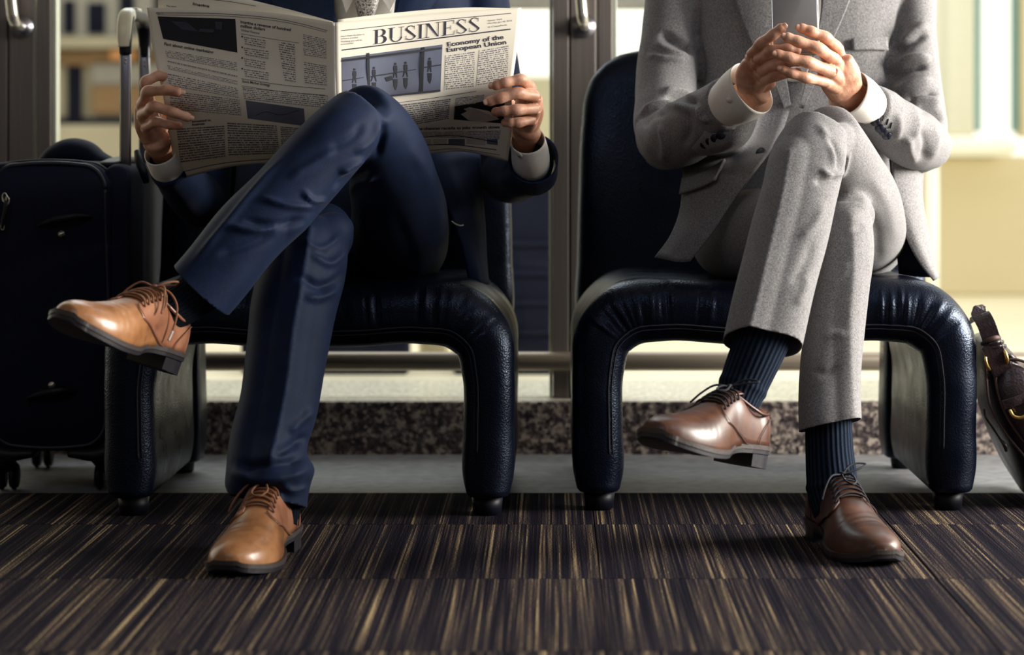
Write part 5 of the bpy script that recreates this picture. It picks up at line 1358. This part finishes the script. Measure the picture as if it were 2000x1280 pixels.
cp = drape(bg, [[(1662, 76), (1684, 74), (1706, 73), (1729, 73)], [(1662, 86), (1684, 84), (1706, 83), (1729, 83)], [(1663, 99), (1684, 98), (1706, 98), (1729, 98)]], 0.004)
solid(obj('chest_pocket', grid_sheet(cp, 14, 8), M['grey'], jacketB), 0.004, -1)
# open jacket fronts falling over the thighs
rowsL = [[onsurf(bg, x, y, o_, 4.36)[0] for x, y, o_ in r] for r in ([(1405, 214, 0.0), (1455, 210, 0.003), (1500, 206, 0.004), (1546, 200, 0.004)], [(1372, 262, 0.0), (1430, 256, 0.004), (1490, 250, 0.006), (1536, 238, 0.006)])]
rowsL += [[P(*q) for q in r] for r in ([(1332, 318, 4.335), (1390, 312, 4.30), (1450, 300, 4.285), (1512, 286, 4.275)], [(1335, 362, 4.265), (1382, 352, 4.215), (1435, 342, 4.185), (1480, 330, 4.18)], [(1330, 415, 4.245), (1368, 408, 4.20), (1405, 400, 4.175), (1434, 392, 4.165)], [(1312, 462, 4.24), (1342, 460, 4.20), (1372, 455, 4.18), (1396, 450, 4.17)], [(1282, 504, 4.26), (1302, 508, 4.225), (1325, 512, 4.20), (1348, 511, 4.19)])]
flL = grid_sheet(rowsL, nu=30, nv=40)
skl = solid(obj('jacket_front', flL, M['grey'], jacketB), 0.004)
pf_ = pgrid([[(1334, 352, 4.272), (1362, 345, 4.242), (1390, 332, 4.238), (1418, 314, 4.248)], [(1332, 366, 4.245), (1360, 360, 4.22), (1386, 350, 4.204), (1408, 334, 4.208)], [(1330, 380, 4.244), (1356, 372, 4.213), (1380, 362, 4.19), (1398, 352, 4.18)]], nu=20, nv=10)
solid(obj('pocket_flap', pf_, M['grey'], skl), 0.005)
flR = pgrid([[(1738, 280, 4.29), (1762, 285, 4.30), (1785, 292, 4.32), (1803, 296, 4.36)], [(1748, 390, 4.255), (1768, 395, 4.26), (1785, 400, 4.275), (1800, 400, 4.32)], [(1768, 460, 4.265), (1785, 462, 4.265), (1798, 462, 4.28), (1812, 462, 4.32)], [(1796, 515, 4.27), (1806, 512, 4.27), (1814, 508, 4.285), (1820, 505, 4.32)], [(1822, 548, 4.28), (1826, 546, 4.28), (1829, 545, 4.29), (1832, 543, 4.32)]], nu=20, nv=30)
solid(obj('jacket_front', flR, M['grey'], jacketB), 0.004)
lnR = pgrid([[(1735, 285, 4.33), (1760, 288, 4.33), (1790, 295, 4.35)], [(1745, 430, 4.31), (1765, 430, 4.31), (1795, 430, 4.32)], [(1755, 535, 4.32), (1785, 540, 4.32), (1818, 542, 4.32)]], nu=12, nv=12)
solid(obj('jacket_lining', lnR, M['lining'], jacketB), 0.003)
buttons(jacketB, bg, [(1710, 238), (1717, 246), (1724, 253), (1731, 261)], 0.0088, M['button_dark'], 0.005)
for (x, y) in ((1713, 228), (1720, 235), (1728, 242), (1735, 249)):
    obj('buttonhole', tube(stick(bg, [(x + 3, y + 1), (x + 5, y - 5), (x + 6, y - 10)], 0.0012), 0.0011, 10, 6), M['stitch'], jacketB)
buttons(jacketB, bg, [(1378, 276), (1388, 270), (1398, 264), (1408, 258)], 0.0088, M['button_dark'], 0.007)
p_ = P(1488, 300, 4.245)
link('front_button', cyl_mesh('front_button', p_, p_ + Vector((-0.003, -0.004, 0.002)), 0.0098, 20), M['button_dark'], jacketB)
# trousers
gthC = px([(1618, 262, 3.93, 62, 0.058), (1645, 320, 4.00, 70, 0.066), (1672, 385, 4.12, 80, 0.076), (1684, 440, 4.28, 80, 0.08), (1682, 466, 4.47, 82, 0.082)])
gshC = px([(1597, 262, 3.905, 58, 0.058), (1578, 310, 3.875, 72, 0.066), (1558, 390, 3.845, 74, 0.066), (1538, 470, 3.82, 76, 0.062), (1512, 570, 3.79, 76, 0.058), (1490, 665, 3.765, 76, 0.056), (1474, 735, 3.745, 76, 0.056)])
gkC = tube([P(1608, 292, 3.92), P(1602, 264, 3.91), P(1598, 248, 3.91)], [0.052, 0.056, 0.042], 10, 24)
gshP = px([(1648, 420, 3.985, 54, 0.058), (1652, 480, 3.96, 55, 0.062), (1642, 560, 3.93, 55, 0.058), (1628, 660, 3.905, 58, 0.056), (1620, 760, 3.88, 60, 0.056), (1621, 840, 3.86, 60, 0.058), (1622, 890, 3.85, 60, 0.058)])
gkP = tube([P(1650, 440, 3.99), P(1652, 415, 3.985), P(1650, 398, 3.99)], [0.046, 0.05, 0.04], 10, 24)
gthP = px([(1645, 425, 4.0, 58, 0.058), (1590, 440, 4.08, 70, 0.07), (1500, 452, 4.22, 84, 0.082), (1440, 458, 4.36, 84, 0.086), (1430, 460, 4.5, 84, 0.086)])
gpel = px([(1420, 460, 4.53, 80, 0.065), (1540, 460, 4.53, 85, 0.068), (1680, 460, 4.53, 80, 0.065)])
tg = fuse('trousers', [loft(gthC, 40, 40, 2.2, capl=0.02), loft(gshC, 50, 40, 2.4), gkC, loft(gshP, 50, 40, 2.4), gkP, loft(gthP, 36, 40, 2.1, capl=0.02), loft(gpel, 16, 30, 2.2, ref=(0, 0, 1), capl=0.03)], 0.0042, 10)
ripple(tg, 0.0025, 9, 8)
TF = [
 ([(1545, 300), (1530, 380), (1508, 470), (1486, 560), (1466, 640)], 36, 0.011, 's'), ([(1545, 300), (1530, 380), (1508, 470), (1486, 560), (1466, 640)], 8, 0.002, 's'),          # pressed crease, raised leg
 ([(1662, 430), (1665, 520), (1658, 620), (1658, 720), (1662, 815)], 26, 0.009, 's'),           # pressed crease, planted leg
 ([(1600, 330), (1628, 345), (1650, 330)], 6, 0.006), ([(1590, 355), (1620, 352), (1640, 345)], 6, -0.007), ([(1612, 262), (1636, 300), (1642, 345)], 6, -0.006), ([(1595, 240), (1622, 280), (1630, 330)], 7, 0.004),
 ([(1655, 290), (1650, 320), (1640, 350)], 6, 0.006), ([(1510, 290), (1500, 340), (1495, 400)], 9, 0.003), ([(1560, 470), (1590, 440), (1612, 395)], 9, 0.003), ([(1545, 560), (1570, 520), (1590, 470)], 10, -0.003), ([(1555, 600), (1570, 570), (1580, 540)], 8, 0.003),
 ([(1640, 380), (1672, 378), (1698, 410)], 8, 0.003), ([(1640, 470), (1665, 455), (1690, 440)], 8, -0.004), ([(1620, 560), (1640, 540), (1655, 510)], 8, 0.003), ([(1605, 660), (1630, 650), (1650, 660)], 8, 0.003), ([(1585, 720), (1610, 730), (1640, 715)], 8, -0.003),
 ([(1700, 340), (1735, 400), (1750, 480)], 12, 0.004), ([(1690, 400), (1710, 450), (1712, 520)], 12, -0.004), ([(1420, 390), (1450, 378), (1480, 372)], 7, 0.003)]
folds(tg, [(q[0], q[1], q[2] * (1.0 if len(q) > 3 else 1.2)) + tuple(q[3:]) for q in TF])
def plane3(a, b, c):
    n = (b - a).cross(c - a).normalized()
    return -n if n.z > 0 else n
a_, b_, c_ = P(1416, 662, 3.765), P(1566, 688, 3.775), P(1466, 640, 3.71)
cut(tg, a_, plane3(a_, b_, c_), P(1482, 700, 3.755), 0.105)
a_, b_, c_ = P(1563, 842, 3.86), P(1682, 820, 3.865), P(1612, 827, 3.80)
cut(tg, a_, plane3(a_, b_, c_), P(1621, 865, 3.855), 0.095)
trB = solid(link('trousers', tg, M['grey'], B, label='light grey wool suit trousers'), 0.0022)
# socks, shoes
sock(B, px([(1500, 640, 3.775, 54, 0.044), (1478, 690, 3.765, 52, 0.042), (1455, 745, 3.755, 48, 0.040), (1440, 785, 3.745, 44, 0.037), (1424, 830, 3.73, 40, 0.034)]), M['sock_navy'], fold_at=((0.62, 0.05),))
sock(B, [(*P(1618, 820, 3.87), 0.038, 0.042), (*P(1620, 880, 3.862), 0.039, 0.043), (*P(1624, 930, 3.855), 0.041, 0.046), (*P(1628, 975, 3.845), 0.040, 0.047), (*P(1632, 1010, 3.83), 0.034, 0.044)], M['sock_navy'], fold_at=((0.68, 0.06),))
make_shoe(B, P(1470, 914, 3.765), P(1272, 872, 3.535), (-0.04, -0.12, 1), 1, BRN, 'brown leather derby shoe on the raised foot', 2, 1.0)
make_shoe(B, (0.442, 3.912, 0.0), (0.506, 3.625, 0.0), (0, 0, 1), -1, BRN, 'brown leather derby shoe on the floor', 2, 1.0)
# hands
R5 = [(0.0108, 0.0088), (0.0110, 0.0090), (0.0108, 0.0088), (0.0098, 0.0078)]
gR = make_hand((1472, 180, 4.04), [
    [(1468, 108, 4.00), (1488, 84, 3.965), (1512, 66, 3.945), (1526, 55, 3.94)],
    [(1480, 120, 3.985), (1508, 100, 3.955), (1540, 96, 3.95), (1556, 98, 3.955)],
    [(1486, 140, 3.985), (1516, 126, 3.96), (1545, 120, 3.955), (1560, 120, 3.96)],
    [(1490, 158, 3.99), (1518, 148, 3.965), (1545, 142, 3.965), (1558, 140, 3.97)]],
    [(1490, 150, 4.03), (1515, 115, 4.03), (1530, 85, 4.025)], (1297, 268, 4.34), R5,
    [[(1478, 172, 4.025, 38, 0.017), (1474, 142, 4.01, 38, 0.017), (1474, 120, 4.0, 26, 0.014)]])
gL = make_hand((1656, 180, 4.04), [
    [(1634, 92, 3.985), (1610, 72, 3.945), (1582, 61, 3.935), (1565, 55, 3.935)],
    [(1630, 116, 3.965), (1597, 94, 3.925), (1556, 80, 3.918), (1538, 73, 3.918)],
    [(1624, 140, 3.96), (1576, 121, 3.92), (1540, 112, 3.913), (1518, 106, 3.913)],
    [(1612, 160, 3.965), (1571, 151, 3.93), (1545, 143, 3.925), (1528, 136, 3.925)]],
    [(1640, 150, 4.03), (1615, 110, 4.03), (1595, 80, 4.025)], (1803, 285, 4.34), R5,
    [[(1652, 178, 4.025, 36, 0.017), (1640, 150, 4.0, 42, 0.017), (1630, 125, 3.985, 38, 0.015)]])
coreB = [loft([(r[0], r[1], r[2], r[3] * 0.86, r[4] * 0.86) for r in gt], 30, 32, 2.3, capl=0.02)]
coreB += [loft([(r[0], r[1], r[2], r[3] * 0.62, r[4] * 0.62) for r in s_], 24, 24, capl=0.005) for s_ in (gupL, gfoL, gupR, gfoR, gthC, gshC[:-2], gthP, gshP[:-2])]
gcx, gcz = P(1550, -115, 4.52).x, P(1550, -115, 4.52).z
coreB += head_parts(gcx, 4.48, gcz)
bm_, hs = body_mesh(coreB, [gR, gL])
bodyB = link('body', bm_, M['skin'], B, label='two clasped hands holding the phone')
for (x, y, Y, ax, k_) in ((1531, 52, 3.94, (14, -10), 0), (1561, 54, 3.935, (-18, -6), 1), (1533, 71, 3.918, (-18, -7), 1), (1515, 106, 3.913, (-20, -6), 1), (1524, 135, 3.925, (-18, -7), 1)):
    p, n = onsurf(bvh_of(hs[k_]), x, y, 0.0004, Y)
    nail(bodyB, p, P(x + ax[0], y + ax[1], Y) - P(x, y, Y), n)
head_details(B, bodyB, gcx, 4.48, gcz)
c1 = open_tube('shirt_cuff', [(1400, 220, 4.125, 42, 0.036), (1428, 200, 4.085, 47, 0.041), (1450, 185, 4.06, 54, 0.044), (1468, 172, 4.045, 55, 0.045)], M['shirt'], B)
c2 = open_tube('shirt_cuff', [(1718, 218, 4.125, 33, 0.034), (1692, 203, 4.09, 38, 0.039), (1674, 191, 4.06, 45, 0.043), (1656, 180, 4.045, 46, 0.044)], M['shirt'], B)
for me_o, pts in ((c1, (1425, 195)), (c2, (1658, 216))):
    p, n = onsurf(bvh_of(me_o.data), pts[0], pts[1], 0.001, 4.05)
    link('cuff_button', cyl_mesh('cuff_button', p, p + n * 0.002, 0.0055, 18, 0.005), M['button_pearl'], B)

# ================================================================== phone
ph = thing('phone', 'silver grey smartphone held upright by the man in the grey suit', 'phone', P(1552, 100, 3.985))
pc = P(1552, 20, 3.99)
bm = bmesh.new()
def rr2(w, h, r, y, k=6):
    out = []
    for cx_, cz_, a0 in ((w - r, h - r, 0), (-w + r, h - r, 90), (-w + r, -h + r, 180), (w - r, -h + r, 270)):
        for i in range(k + 1):
            a = math.radians(a0 + 90 * i / k); out.append((cx_ + r * math.cos(a), y, cz_ + r * math.sin(a)))
    return out
def plate(w, h, r, ys, ins):
    v = []; f = []
    rings = [rr2(w - i_, h - i_, r, y_) for y_, i_ in zip(ys, ins)]
    m = len(rings[0])
    for q in rings: v += q
    for i in range(len(rings) - 1):
        for j in range(m): f.append((i*m + j, i*m + (j+1) % m, (i+1)*m + (j+1) % m, (i+1)*m + j))
    f.append(tuple(range(m))[::-1]); f.append(tuple((len(rings)-1)*m + j for j in range(m)))
    RM = Matrix.Translation(pc) @ Matrix.Rotation(math.radians(-14), 4, 'X')
    return np.array([RM @ Vector(p) for p in v]), f
obj('case_rim', plate(0.0395, 0.078, 0.009, (-0.0040, -0.0034, 0.0034, 0.0040), (0.0012, 0, 0, 0.0012)), M['phone_rim'], ph)
obj('back_cover', plate(0.0375, 0.076, 0.008, (-0.0046, -0.0042, -0.003), (0.001, 0, 0)), M['phone'], ph)
obj('screen', plate(0.0375, 0.076, 0.008, (0.0030, 0.0042, 0.0044), (0, 0, 0.0006)), M['phone_screen'], ph)
